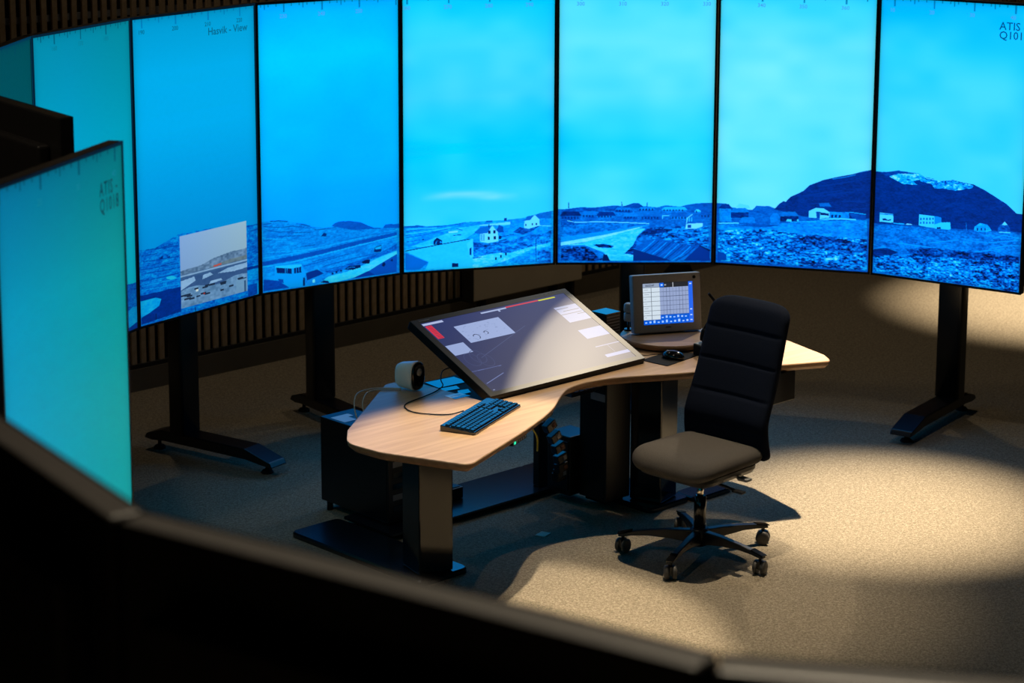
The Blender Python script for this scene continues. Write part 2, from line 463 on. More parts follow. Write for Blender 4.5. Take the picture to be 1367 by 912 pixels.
def screen_mat(name, img, strength=1.0, rough=0.35, spec=0.3, base=(0.004, 0.004, 0.005), blue=0.0):
    m = bpy.data.materials.new(name); m.use_nodes = True
    nt = m.node_tree; b = nt.nodes['Principled BSDF']
    t = nt.nodes.new('ShaderNodeTexImage'); t.image = img; t.extension = 'EXTEND'
    b.inputs['Base Color'].default_value = (*base, 1); b.inputs['Roughness'].default_value = rough
    b.inputs['Specular IOR Level'].default_value = spec
    if blue:      # the displays' blue primary is far brighter than a photograph can hold
        sp = nt.nodes.new('ShaderNodeSeparateColor'); cb = nt.nodes.new('ShaderNodeCombineColor')
        pw = nt.nodes.new('ShaderNodeMath'); pw.operation = 'POWER'; pw.inputs[1].default_value = 12
        ma = nt.nodes.new('ShaderNodeMath'); ma.operation = 'MULTIPLY_ADD'; ma.inputs[1].default_value = blue; ma.inputs[2].default_value = 1.0
        mu = nt.nodes.new('ShaderNodeMath'); mu.operation = 'MULTIPLY'
        nt.links.new(t.outputs['Color'], sp.inputs[0]); nt.links.new(sp.outputs[2], pw.inputs[0]); nt.links.new(pw.outputs[0], ma.inputs[0])
        nt.links.new(ma.outputs[0], mu.inputs[0]); nt.links.new(sp.outputs[2], mu.inputs[1])
        nt.links.new(sp.outputs[0], cb.inputs[0]); nt.links.new(sp.outputs[1], cb.inputs[1]); nt.links.new(mu.outputs[0], cb.inputs[2])
        nt.links.new(cb.outputs[0], b.inputs['Emission Color'])
    else: nt.links.new(t.outputs['Color'], b.inputs['Emission Color'])
    b.inputs['Emission Strength'].default_value = strength
    return m

class MB:
    """collects shapes into one mesh"""
    def __init__(s): s.v = []; s.f = []; s.sm = []
    def add(s, vs, fs, smooth=False):
        o = len(s.v); s.v += [tuple(v) for v in vs]
        for f in fs: s.f.append(tuple(i+o for i in f)); s.sm.append(smooth)
        return s
    def box(s, x0, x1, y0, y1, z0, z1, rot=0.0, c=None):
        vs = [(x, y, z) for z in (z0, z1) for x, y in ((x0, y0), (x1, y0), (x1, y1), (x0, y1))]
        if rot:
            cx, cy = c if c else ((x0+x1)/2, (y0+y1)/2); ca, sa = math.cos(rot), math.sin(rot)
            vs = [(cx+(x-cx)*ca-(y-cy)*sa, cy+(x-cx)*sa+(y-cy)*ca, z) for x, y, z in vs]
        return s.add(vs, [(3,2,1,0), (4,5,6,7), (0,1,5,4), (1,2,6,5), (2,3,7,6), (3,0,4,7)])
    def loft(s, rings, smooth=True, cap=True):
        n = len(rings[0]); vs = [p for r in rings for p in r]; fs = []
        for k in range(len(rings)-1):
            for i in range(n):
                j = (i+1) % n; fs.append((k*n+i, k*n+j, (k+1)*n+j, (k+1)*n+i))
        s.add(vs, fs, smooth)
        if cap:
            o = len(s.v)-len(vs)
            s.f.append(tuple(o+i for i in reversed(range(n)))); s.sm.append(False)
            s.f.append(tuple(o+(len(rings)-1)*n+i for i in range(n))); s.sm.append(False)
        return s
    def slab(s, outline, prof, smooth=True):
        """stack of inset outlines: prof = [(inset, z), ...] bottom to top; outline counter-clockwise"""
        return s.loft([[(x, y, z) for x, y in inset(outline, d)] for d, z in prof], smooth)
    def tube(s, pts, r, n=8, smooth=True):
        pts = [Vector(p) for p in pts]; rr = r if isinstance(r, (list, tuple)) else [r]*len(pts)
        rings = []; prev = None
        for i, p in enumerate(pts):
            t = (pts[min(i+1, len(pts)-1)] - pts[max(i-1, 0)]).normalized()
            if prev is None: a = t.orthogonal().normalized()
            else: a = (prev - t*prev.dot(t)).normalized()
            prev = a; b = t.cross(a)
            rings.append([tuple(p + (a*math.cos(q)+b*math.sin(q))*rr[i]) for q in [2*math.pi*k/n for k in range(n)]])
        return s.loft(rings, smooth)
    def cyl(s, c, r, z0, z1, n=24, r2=None):
        r2 = r if r2 is None else r2
        return s.loft([[(c[0]+q*math.cos(2*math.pi*k/n), c[1]+q*math.sin(2*math.pi*k/n), z) for k in range(n)] for q, z in ((r, z0), (r2, z1))])
    def lathe(s, c, prof, n=24):
        return s.loft([[(c[0]+q*math.cos(2*math.pi*k/n), c[1]+q*math.sin(2*math.pi*k/n), z) for k in range(n)] for q, z in prof])
    def build(s, name, mat, parent=None, bevel=0.0, seg=2, loc=None, rot=None):
        me = bpy.data.meshes.new(name); me.from_pydata(s.v, [], s.f)
        bm = bmesh.new(); bm.from_mesh(me); bmesh.ops.recalc_face_normals(bm, faces=bm.faces); bm.to_mesh(me); bm.free()
        for p, q in zip(me.polygons, s.sm): p.use_smooth = q
        me.materials.append(mat)
        return link_obj(name, me, parent, bevel, seg, loc, rot)

def link_obj(name, me, parent=None, bevel=0.0, seg=2, loc=None, rot=None):
    o = bpy.data.objects.new(name, me); COL.objects.link(o)
    if parent: o.parent = parent
    if loc: o.location = loc
    if rot: o.rotation_euler = rot
    if bevel:
        b = o.modifiers.new('bevel', 'BEVEL'); b.width = bevel; b.segments = seg; b.limit_method = 'ANGLE'; b.angle_limit = math.radians(40)
    return o

def inset(pts, d):
    if not d: return list(pts)
    n = len(pts); out = []
    for i in range(n):
        p0, p1, p2 = Vector(pts[i-1]), Vector(pts[i]), Vector(pts[(i+1) % n])
        a = (p1-p0).normalized(); b = (p2-p1).normalized()
        na, nb = Vector((-a.y, a.x)), Vector((-b.y, b.x)); m = (na+nb)
        if m.length < 1e-6: m = na
        m.normalize(); k = d/max(0.45, m.dot(na)); out.append(tuple(p1+m*k))
    return out

def round_poly(pts, rad, seg=6):
    """rounded corners; rad a number or a list, one per corner"""
    n = len(pts); out = []
    for i in range(n):
        r = rad[i] if isinstance(rad, (list, tuple)) else rad
        p0, p1, p2 = Vector(pts[i-1]), Vector(pts[i]), Vector(pts[(i+1) % n])
        if r <= 0: out.append(tuple(p1)); continue
        a = (p0-p1).normalized(); b = (p2-p1).normalized(); ang = a.angle(b)
        t = min(r/math.tan(ang/2), (p0-p1).length*0.48, (p2-p1).length*0.48)
        q0, q1 = p1+a*t, p1+b*t
        for k in range(seg+1):
            u = k/seg; out.append(tuple(q0*(1-u)**2 + p1*2*u*(1-u) + q1*u*u))
    return out

def smooth_path(pts, sub=6):
    P = [Vector(p) for p in pts]; out = []
    for i in range(len(P)-1):
        a, b, c, d = P[max(i-1, 0)], P[i], P[i+1], P[min(i+2, len(P)-1)]
        for k in range(sub):
            t = k/sub
            out.append(0.5*((2*b)+(c-a)*t+(2*a-5*b+4*c-d)*t*t+(3*b-a-3*c+d)*t**3))
    out.append(P[-1]); return out

def tag(o, label=None, cat=None, group=None, kind=None):
    if label: o['label'] = label
    if cat: o['category'] = cat
    if group: o['group'] = group
    if kind: o['kind'] = kind
    return o
def thing(name, label, cat, loc=(0,0,0), rotz=0.0, group=None):
    o = bpy.data.objects.new(name, None); COL.objects.link(o); o.empty_display_size = 0.1
    o.location = loc; o.rotation_euler = (0, 0, rotz)
    return tag(o, label, cat, group)

# ---------------------------------------------------------------- the workstation's own axes: u along the desk, v away from the sitter
AX = Vector((0.725, 0.689)).normalized(); VX = Vector((-AX.y, AX.x)); O = Vector((0.252, 9.24)); DA = math.atan2(AX.y, AX.x)
def W(u, v, z=0.0):
    p = O + AX*u + VX*v; return (p.x, p.y, z)

# ---------------------------------------------------------------- materials
M = {}
M['carpet'] = carpet_mat()
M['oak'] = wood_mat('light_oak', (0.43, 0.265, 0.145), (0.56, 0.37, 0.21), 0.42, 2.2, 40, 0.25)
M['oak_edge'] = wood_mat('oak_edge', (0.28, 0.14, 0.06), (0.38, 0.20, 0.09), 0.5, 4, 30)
M['slat'] = wood_mat('slat_wood', (0.50, 0.34, 0.19), (0.64, 0.46, 0.28), 0.6, 30, 30)
M['backing'] = new_mat('felt_backing', (0.003, 0.003, 0.003), 0.95, var=0.3)
M['plinth'] = new_mat('plinth_paint', (0.16, 0.13, 0.09), 0.7, var=0.08, scale=8)
M['skirt'] = new_mat('skirt_dark', (0.012, 0.011, 0.010), 0.8, var=0.2)
M['wall'] = new_mat('dark_wall', (0.05, 0.045, 0.04), 0.85, var=0.15, scale=6)
M['ceil'] = new_mat('ceiling_dark', (0.04, 0.038, 0.035), 0.9, var=0.1, scale=10)
M['radiator'] = new_mat('cream_enamel', (0.66, 0.57, 0.42), 0.45, var=0.04, scale=5)
M['black'] = new_mat('black_metal', (0.004, 0.004, 0.0045), 0.32, var=0.2, scale=60)
M['gloss'] = new_mat('black_gloss', (0.004, 0.004, 0.0045), 0.10, spec=0.6, var=0.1, scale=40)
M['plate'] = new_mat('plate_black', (0.004, 0.005, 0.007), 0.22, spec=0.8, var=0.15, scale=50)
M['housing'] = new_mat('housing_plastic', (0.022, 0.020, 0.019), 0.45, var=0.2, scale=80)
M['bezel'] = new_mat('bezel_black', (0.005, 0.005, 0.006), 0.4, spec=0.2)
M['fabric'] = new_mat('navy_black_fabric', (0.005, 0.008, 0.018), 0.9, spec=0.1, var=0.35, scale=420, bump=0.25)
M['seatfab'] = new_mat('charcoal_seat_fabric', (0.075, 0.066, 0.058), 0.88, spec=0.25, var=0.3, scale=420, bump=0.25)
M['nylon'] = new_mat('black_nylon', (0.006, 0.006, 0.007), 0.40, var=0.15, scale=90)
M['wheel'] = new_mat('grey_wheel', (0.06, 0.055, 0.05), 0.5, var=0.1, scale=60)
M['chrome'] = new_mat('chrome', (0.75, 0.68, 0.58), 0.15, metal=1.0, var=0.05)
M['white'] = new_mat('white_plastic', (0.85, 0.85, 0.84), 0.35, var=0.02)
M['lidgloss'] = new_mat('polished_lid', (0.004, 0.004, 0.005), 0.06, spec=1.0, var=0.05)
M['grey'] = new_mat('grey_plastic', (0.25, 0.25, 0.25), 0.5, var=0.05, scale=100)
M['silver'] = new_mat('silver_label', (0.30, 0.30, 0.31), 0.4, var=0.1, scale=60)
M['keys'] = new_mat('key_plastic', (0.003, 0.003, 0.004), 0.14, spec=0.9, var=0.15, scale=100)
M['paper'] = new_mat('paper', (0.70, 0.70, 0.68), 0.7, var=0.03)
M['glosspaper'] = new_mat('glossy_card', (0.80, 0.80, 0.80), 0.2, spec=0.9, var=0.02)
M['cardblue'] = new_mat('card_blue', (0.02, 0.09, 0.40), 0.2, var=0.05)
M['rubber'] = new_mat('rubber', (0.004, 0.004, 0.004), 0.8, spec=0.25, var=0.2)
M['tag'] = new_mat('beige_tag', (0.75, 0.68, 0.52), 0.7, var=0.05)
M['yellow'] = new_mat('yellow_cable', (0.55, 0.45, 0.03), 0.5, var=0.05)
M['cable_white'] = new_mat('white_cable', (0.60, 0.58, 0.55), 0.5, var=0.03)
M['orange_link'] = new_mat('orange_link', (0.22, 0.07, 0.03), 0.5, var=0.1)
M['pencil'] = emit_mat('display_ink', (0.0, 0.105, 0.20), 1.0)
M['ink_teal'] = emit_mat('display_ink_teal', (0.0, 0.022, 0.03), 1.0)
M['ink_num'] = emit_mat('display_ink_numbers', (0.06, 0.35, 0.72), 1.0)
M['ink_num_teal'] = emit_mat('display_ink_numbers_teal', (0.0, 0.16, 0.23), 1.0)
M['led'] = emit_mat('green_led', (0.03, 0.9, 0.45), 1.2)

# ================================================================ the room
RU0, RU1, RV0, RV1, RH = -9.2, 9.2, -9.6, 3.35, 5.4
def room_part(name, mb, mat):
    return tag(mb.build(name, mat, None, loc=(O.x, O.y, 0), rot=(0, 0, DA)), kind='structure')
room_part('floor', MB().box(RU0, RU1, RV0, RV1+0.2, -0.12, 0.0), M['carpet'])
room_part('ceiling', MB().box(RU0, RU1, RV0, RV1+0.2, RH, RH+0.12), M['ceil'])
wall_back = room_part('wall_back', MB().box(RU0, RU1, RV1, RV1+0.15, 0, RH), M['backing'])
room_part('wall_front', MB().box(RU0, RU1, RV0-0.15, RV0, 0, RH), M['wall'])
room_part('wall_left', MB().box(RU0-0.15, RU0, RV0, RV1, 0, RH), M['wall'])
room_part('wall_right', MB().box(RU1, RU1+0.15, RV0, RV1, 0, RH), M['wall'])
bb = room_part('baseboard_back', MB().box(RU0, RU1, RV1-0.035, RV1, 0.0, 0.122), M['plinth'])
room_part('trim_1', MB().box(RU0, RU1, RV1-0.030, RV1, 0.123, 0.145), M['skirt'])
# vertical timber slats in front of the dark felt, 60 mm apart
slat_mesh = None
for i in range(300):
    u = -3.99 + 0.06*i + 0.002*math.sin(i*1.7)
    if u > RU1-0.05: break
    if slat_mesh is None:
        s0 = MB().box(-0.015, 0.015, -0.008, 0.008, 0, 4.6).build('slat', M['slat'], wall_back); slat_mesh = s0.data
    else: s0 = link_obj('slat', slat_mesh, wall_back)
    s0.location = (u, RV1-0.012, 0.146)
for z in (2.02, 2.55):
    MB().box(RU0, RU1, RV1-0.004, RV1-0.001, z, z+0.035).build('batten', M['silver'], wall_back)

# convector heater on the slatted wall
rad = thing('radiator', 'cream convector radiator against the slatted wall below the displays', 'radiator', W(2.855, RV1-0.09, 0), DA)
MB().box(-0.465, 0.465, -0.045, 0.045, 0.135, 0.52).build('casing', M['radiator'], rad, 0.006)
MB().box(-0.475, -0.466, -0.047, 0.047, 0.125, 0.52).build('end_cap', M['skirt'], rad)
for x in (-0.36, 0.25, 0.40): MB().box(x-0.012, x+0.012, -0.03, 0.03, 0.0, 0.134).build('foot', M['skirt'], rad)
MB().box(-0.46, 0.46, -0.030, 0.030, 0.522, 0.532).build('top_grille', M['skirt'], rad)

# ================================================================ pictures shown on the displays (flat emitted content)
TW, TH = 384, 672
yy, xx = np.mgrid[0:TH, 0:TW]
XX = (xx+0.5)/TW; YY = (yy+0.5)/TH          # YY up from the bottom edge
rng = np.random.default_rng(5)
def vnoise(nx, ny, h=TH, w=TW):
    g = rng.random((ny+2, nx+2)); ys = np.linspace(0, ny, h); xs = np.linspace(0, nx, w)
    yi = ys.astype(int); xi = xs.astype(int); fy = (ys-yi)[:, None]; fx = (xs-xi)[None]
    fy = fy*fy*(3-2*fy); fx = fx*fx*(3-2*fx)
    a = g[yi][:, xi]; b = g[yi][:, xi+1]; c = g[yi+1][:, xi]; d = g[yi+1][:, xi+1]
    return (a*(1-fx)+b*fx)*(1-fy)+(c*(1-fx)+d*fx)*fy
def inside(P, X, Y):
    r = np.zeros(X.shape, bool); n = len(P)
    for i in range(n):
        x0, y0 = P[i]; x1, y1 = P[(i+1) % n]
        if y0 == y1: continue
        r ^= ((Y < y0) != (Y < y1)) & (X < (x1-x0)*(Y-y0)/(y1-y0)+x0)
    return r
def near_line(P, w, X, Y, asp=TW/TH*0.998):
    r = np.zeros(X.shape, bool)
    for (x0, y0), (x1, y1) in zip(P[:-1], P[1:]):
        ax, ay, bx, by = x0, y0/0.571, x1, y1/0.571
        dx, dy = bx-ax, by-ay; L = dx*dx+dy*dy+1e-9
        t = np.clip(((X-ax)*dx+(Y/0.571-ay)*dy)/L, 0, 1)
        r |= (X-ax-t*dx)**2+(Y/0.571-ay-t*dy)**2 < (w/2)**2
    return r
STOPS = np.array([0, .1, .25, .4, .55, .7, .85, 1.0])
COLS = np.array([(2,6,28), (2,20,74), (0,50,155), (0,92,215), (0,130,242), (0,172,255), (30,208,255), (110,233,255)])/255.0
def ramp(L): return np.stack([np.interp(L, STOPS, COLS[:, i]) for i in range(3)], -1)
def to_image(name, rgb):
    h, w = rgb.shape[:2]; img = bpy.data.images.new(name, w, h)
    a = np.ones((h, w, 4), np.float32); a[..., :3] = np.clip(rgb, 0, 1)
    img.pixels.foreach_set(a.ravel()); img.update(); img.pack(); return img
# sky colours, top to horizon; left displays' off-axis dimming and teal shift painted in
SKY = {-3: [(0,120,150), (0,120,150)], -2: [(0,90,100), (0,90,100)],
       -1: [(0,58,46), (0,66,52), (0,72,56)],
       0: [(0,138,168), (0,158,196), (0,166,200), (0,160,195)],
       1: [(0,155,210), (0,172,230), (0,172,232), (0,156,224), (0,140,214)],
       2: [(0,182,255), (0,204,255), (0,192,255), (0,182,255), (0,164,252)],
       3: [(0,208,255), (48,216,255), (60,216,255), (0,208,255), (40,212,255)],
       4: [(70,225,255), (98,234,255), (84,229,255), (20,214,255), (60,222,255)],
       5: [(40,216,255), (98,232,255), (112,238,255), (92,232,255), (92,232,255)],
       6: [(0,190,255), (36,212,255), (62,220,255), (58,219,255), (50,216,255)],
       10: [(0,112,132), (0,148,164), (0,152,168), (0,154,170), (0,160,176)],
       11: [(0,130,160), (0,145,180), (0,145,180), (0,130,160)]}
def display_picture(k):
    c = np.array(SKY[k])/255.0; t = (1-YY)*(len(c)-1)*(1.0 if k in (0, -1, 10, 11, -2, -3) else 1.36)
    rgb = np.stack([np.interp(t, np.arange(len(c)), c[:, i]) for i in range(3)], -1)
    if k >= 2 and k < 10:
        cl = vnoise(3, 7)*0.6+vnoise(6, 18)*0.4-0.5
        rgb[..., 0] += cl*0.18*(rgb[..., 0] > 0.02); rgb[..., 1] += cl*0.07
    if k == 3:
        b = np.exp(-(((YY-0.262-0.012*np.sin(XX*5))/0.014)**2))*np.clip((XX-0.1)*5, 0, 1)*np.clip((0.78-XX)*6, 0, 1)*(0.6+0.6*vnoise(9, 60))
        rgb += b[..., None]*np.array([0.30, 0.06, 0.0])
    if k == 10:
        rgb[..., 2] += 0.09*np.clip(1-XX*1.6, 0, 1)-0.06*np.clip((XX-0.6)*2.5, 0, 1)
    if k == 0: rgb[..., 1] -= 0.02*XX; rgb[..., 2] -= 0.07*np.clip(XX*1.5-0.5, 0, 1)
    if k in FEAT:
        L = np.full((TH, TW), np.nan)
        N = 0.40*vnoise(48, 230)+0.40*vnoise(100, 330)+0.30*vnoise(14, 80); N = (N-N.mean())/N.std()
        rows = YY < 0.42
        X, Y = XX[rows].reshape(-1, TW), YY[rows].reshape(-1, TW); h = X.shape[0]; Nn = N[:h]; Ls = L[:h]
        for kind, l, ex, co in FEAT[k]:
            P = [(co[i]/1000, co[i+1]/1000) for i in range(0, len(co), 2)]
            if kind == 'p':
                m = inside(P, X, Y); Ls[m] = l/100+0.03+ex/100*0.46*Nn[m]
            else:
                m = near_line(P, max(ex/1000, 0.0045), X, Y); Ls[m] = l/100
        for q in range(40, -1, -1): L[q] = np.where(np.isnan(L[q]), L[q+1], L[q])
        for q in range(TW-14, TW): L[:260, q] = np.where(np.isnan(L[:260, q]), L[:260, q-1], L[:260, q])
        for q in range(14, -1, -1): L[:260, q] = np.where(np.isnan(L[:260, q]), L[:260, q+1], L[:260, q])
        m = ~np.isnan(L); dim = {0: 0.72, 1: 0.86, 2: 0.95}.get(k, 1.0)  # off-axis dimming of the left displays, painted into the landscape too
        rgb[m] = ramp(np.clip(L[m], 0, 1))*dim
    if k == 1:       # picture-in-picture camera window, grey winter apron
        x0, x1, y0, y1 = 0.33, 0.90, 0.022, 0.268
        m = (XX > x0) & (XX < x1) & (YY > y0) & (YY < y1); a = (XX-x0)/(x1-x0); b = (YY-y0)/(y1-y0)
        N1 = vnoise(60, 150); N2 = vnoise(14, 60)
        g = np.stack([0.55+0.08*a, 0.66+0.06*a, 0.80-0.05*a], -1)*(0.92+0.12*b[..., None])
        hz = 0.62-0.10*(1-a)+0.05*(vnoise(8, 4)-0.5)
        def put(mask, col, var=0.0): g[mask] = np.array(col)+((N1*0.6+N2*0.4-0.5)*var)[mask][:, None]
        put(b < hz, (0.40, 0.50, 0.60), 0.32); put(b < hz-0.10, (0.42, 0.48, 0.50), 0.16)
        put((b < hz-0.12) & (np.abs(a-0.36) < 0.035) & (b > hz-0.145), (0.75, 0.30, 0.28)); put((np.abs(a-0.55) < 0.06) & (b < hz-0.105) & (b > hz-0.13), (0.80, 0.33, 0.28))
        put(b < 0.46, (0.24, 0.37, 0.52), 0.05); put((b < 0.455) & (b > 0.43), (0.55, 0.66, 0.76), 0.1)
        put(b < 0.405, (0.22, 0.34, 0.50), 0.05)
        for P in ([(0, .25), (.22, .34), (.20, .40), (0, .38)], [(.32, .33), (.48, .36), (.44, .40), (.33, .39)], [(.55, .36), (.8, .33), (1, .34), (1, .41), (.7, .40)], [(.42, .24), (.62, .25), (.6, .28), (.44, .28)]): put(inside(P, a, b), (0.58, 0.70, 0.80), 0.1)
        put((b < 0.24+0.03*np.sin(a*9)), (0.42, 0.56, 0.68), 0.22)
        for i in range(26):
            ca, cb = rng.random(), 0.10+0.14*rng.random(); put((np.abs(a-ca) < 0.022+0.03*rng.random()) & (np.abs(b-cb) < 0.012), (0.12, 0.18, 0.26), 0.05)
        put((np.abs(a-0.34) < 0.012) & (np.abs(b-0.13) < 0.012), (0.65, 0.18, 0.15)); put((np.abs(a-0.24) < 0.018) & (np.abs(b-0.20) < 0.016), (0.90, 0.88, 0.80))
        put((a > 0.83) & (b < 0.19), (0.46, 0.60, 0.70), 0.04); put((np.abs(a-0.965) < 0.012) & (b < 0.16), (0.22, 0.34, 0.46))
        rgb[m] = (g*np.array([0.86, 0.95, 1.02]))[m]
    # compass ticks along the top edge, every degree, longer at fives and tens
    if k in TICK0 or k in (-1, 0, 10):
        t0 = TICK0.get(k, {0: 0.21, -1: 0.2, 10: 0.324}.get(k)); step = 0.308 if k == 10 else 0.269
        ink = np.array((0.0, 0.32, 0.42)) if k in (0, -1) else np.array((0.0, 0.20, 0.30)) if k in (0, -1, 10) else np.array((0.0, 0.46, 0.72))
        for j in range(-12, 42):
            x = t0+j*step/10
            if not 0.0 < x < 1.0: continue
            ln = 0.030 if j % 10 == 0 else (0.018 if j % 5 == 0 else 0.009)
            if j % 5 and j % 2: continue
            m = (np.abs(XX-x) < (0.006 if j % 10 == 0 else 0.004)) & (YY > 1-ln)
            rgb[m] = rgb[m]*0.25+ink*0.75*(1 if k != -1 else 0.5)
    edge = np.minimum(np.minimum(XX, 1-XX)*0.571, np.minimum(YY, 1-YY))
    rgb = rgb*(1-0.14*np.exp(-(edge/0.012)))[..., None]
    return rgb
TICK0 = {1: 0.073, 2: 0.180, 3: 0.03, 4: 0.14, 5: 0.27, 6: 0.09}
FEAT = {0: [('p', 44, 14, [0, 95, 300, 130, 700, 165, 1000, 150, 1000, 0, 0, 0]), ('p', 26, 3, [0, 30, 1000, 70, 1000, 0, 0, 0]), ('p', 68, 6, [880, 62, 950, 75, 1000, 72, 1000, 20, 900, 10])]}
for row in FEATURES.strip().split('\n'):
    k, kind, l, ex, co = eval(row)
    FEAT.setdefault(k, []).append((kind, l, ex, co))

# ================================================================ display panels
PZ0, PZ1 = 0.728, 2.174
def text_mesh(items):
    """items: (string, x, z, size) -> one mesh in the x-z plane"""
    bm = bmesh.new()
    for s, x, z, size, *sq in items:
        cu = bpy.data.curves.new('t', 'FONT'); cu.body = s; cu.size = size; cu.resolution_u = 2; cu.offset = size*0.012; cu.space_line = 0.82; cu.space_character = 1.16 if sq else 1.0
        ob = bpy.data.objects.new('t', cu); me = bpy.data.meshes.new_from_object(ob)
        me.transform(Matrix.Translation((x, 0, z)) @ Matrix.Scale(sq[0] if sq else 1.0, 4, (1, 0, 0)) @ Matrix.Rotation(math.pi/2, 4, 'X')); bm.from_mesh(me)
        bpy.data.objects.remove(ob); bpy.data.curves.remove(cu); bpy.data.meshes.remove(me)
    me = bpy.data.meshes.new('lettering'); bm.to_mesh(me); bm.free(); return me

def stand_parts(root, ztop, ccol=-0.13):
    """T-shaped floor stand; local x along the panel, -y towards the room"""
    MB().slab(round_poly([(-0.066, -0.045-ccol), (0.066, -0.045-ccol), (0.066, 0.045-ccol), (-0.066, 0.045-ccol)], 0.015, 3), [(0, 0.115), (0, ztop)]).build('column', M['black'], root)
    for x in (-0.03, 0.0, 0.03): pass
    prof = [(-0.47, 0.045), (-0.455, 0.070), (-0.30, 0.115), (0.24, 0.115), (0.335, 0.085), (0.35, 0.060), (0.30, 0.055), (0.22, 0.062), (-0.30, 0.062), (-0.40, 0.050)]
    MB().loft([[(x, y, z) for y, z in prof] for x in (-0.058, 0.058)], smooth=False).build('base_beam', M['black'], root, 0.006)
    for y in (-0.395, 0.300):
        f = MB().lathe((0, y), [(0.030, 0.0), (0.030, 0.006), (0.022, 0.016), (0.009, 0.018), (0.009, 0.066)], 16).build('leveling_foot', M['rubber'], root)

def display(k, a, b, label, tex, z0=PZ0, z1=PZ1, stand=False, backbox=False, group=None, marks=None):
    a, b = Vector(a), Vector(b); w = (b-a).length; mid = (a+b)/2; ang = math.atan2(b.y-a.y, b.x-a.x)
    root = thing('display_panel', label, 'display', (mid.x, mid.y, 0), ang, group)
    hw = w/2-0.0015; t = 0.050
    # housing: slab with a shallow front rim; front faces -y
    MB().box(-hw, hw, 0.003, t, z0, z1).build('housing', M['housing'], root, 0.006)
    m = MB(); e = 0.0115
    m.box(-hw, hw, 0.0, 0.003, z0, z0+e); m.box(-hw, hw, 0.0, 0.003, z1-e, z1); m.box(-hw, -hw+e, 0.0, 0.003, z0+e, z1-e); m.box(hw-e, hw, 0.0, 0.003, z0+e, z1-e)
    m.build('bezel', M['bezel'], root)
    me = bpy.data.meshes.new('screen')
    me.from_pydata([(-hw+e, 0.0016, z0+e), (hw-e, 0.0016, z0+e), (hw-e, 0.0016, z1-e), (-hw+e, 0.0016, z1-e)], [], [(0, 1, 2, 3)])
    uv = me.uv_layers.new(name='UVMap')
    for i, c in enumerate(((0,0), (1,0), (1,1), (0,1))): uv.data[i].uv = c
    me.materials.append(MATS_SCREEN[tex]); scr = link_obj('screen', me, root)
    if marks:
        sw, sh = 2*(hw-e), z1-z0-2*e
        for nm, mt, items in marks:
            for s, x, z, size, *sq in items:
                me = text_mesh([(s, -hw+e+x*sw, z0+e+z*sh, size, *sq)]); me.materials.append(M[mt]); me.name = nm
                link_obj(nm, me, scr, loc=(0, 0.0006, 0))
    if backbox:
        MB().box(-hw+0.07, hw-0.07, t, t+0.045, z0+0.09, z1-0.095).build('rear_cover', M['housing'], root, 0.012, 3)
        MB().box(-0.20, 0.20, t+0.045, t+0.07, z0+0.45, z1-0.45).build('mount_plate', M['black'], root, 0.003)
    if stand:
        stand_parts(root, z0+0.75, -0.13 if not backbox else -0.16)
        MB().box(-0.20, 0.20, t, 0.085 if not backbox else 0.118, z0+0.3, z0+0.7).build('bracket', M['black'], root, 0.003)
    return root

MATS_SCREEN = {k: screen_mat('screen_picture_%d' % (k+3), to_image('picture_%d' % (k+3), display_picture(k)), spec=0.08, blue=0.7) for k in SKY}
S = [(-2.017, 9.385), (-1.724, 10.113), (-1.239, 10.814), (-0.567, 11.304), (0.229, 11.559), (1.062, 11.584), (1.852, 11.347), (2.53, 10.885)]
L2, L1, L0 = (-1.402, 7.107), (-1.878, 7.773), (-2.09, 8.57)
def nums(k, first, cap=0.028):
    t0 = {0: 0.21, 10: 0.324}.get(k, TICK0.get(k)); st = 0.308 if k == 10 else 0.269; r = []
    for j in range(4):
        x = t0+j*st
        if 0.02 < x < 0.97: r.append((str(first+10*j), x-0.032, 0.951 if k != 10 else 0.940, cap))
    return r
RING = 'tall portrait displays forming the panorama'
display(-3, L2, L1, 'dark back of the display seen from behind at the left edge of the photo', -3, backbox=True, stand=True)
display(-2, L1, L0, 'display joining the dark-backed display to the dim teal one, beyond the left edge', -2, stand=True)
display(-1, L0, S[0], 'dim dark teal display at the far left, behind the dark back of another', -1, stand=True)
display(0, S[0], S[1], 'tall teal display left of the one with the inset camera window', 0, marks=[('heading_number', 'ink_num_teal', nums(0, 160))])
display(1, S[1], S[2], 'tall blue display with a grey camera window inset over snowy slopes', 1, stand=True, marks=[('heading_number', 'pencil', nums(1, 190)), ('title_lettering', 'pencil', [('Hasvik - View', 0.604, 0.920, 0.050)])])
display(2, S[2], S[3], 'tall blue display showing a small control tower and a runway', 2, stand=True, marks=[('heading_number', 'ink_num', nums(2, 230))])
display(3, S[3], S[4], 'tall blue display showing a large snowy roof and two white houses', 3, marks=[('heading_number', 'ink_num', nums(3, 260))])
display(4, S[4], S[5], 'tall blue display showing a village and a striped barn roof', 4, stand=True, marks=[('heading_number', 'ink_num', nums(4, 300))])
display(5, S[5], S[6], 'tall blue display with the left slope of the mountain above a rough field', 5, marks=[('heading_number', 'ink_num', nums(5, 340))])
display(6, S[6], S[7], 'rightmost blue display with the snow-capped mountain top and weather lettering', 6, stand=True, marks=[('heading_number', 'ink_num', nums(6, 10)), ('weather_lettering', 'pencil', [('ATIS -\nQ1018', 0.795, 0.914, 0.055)])])
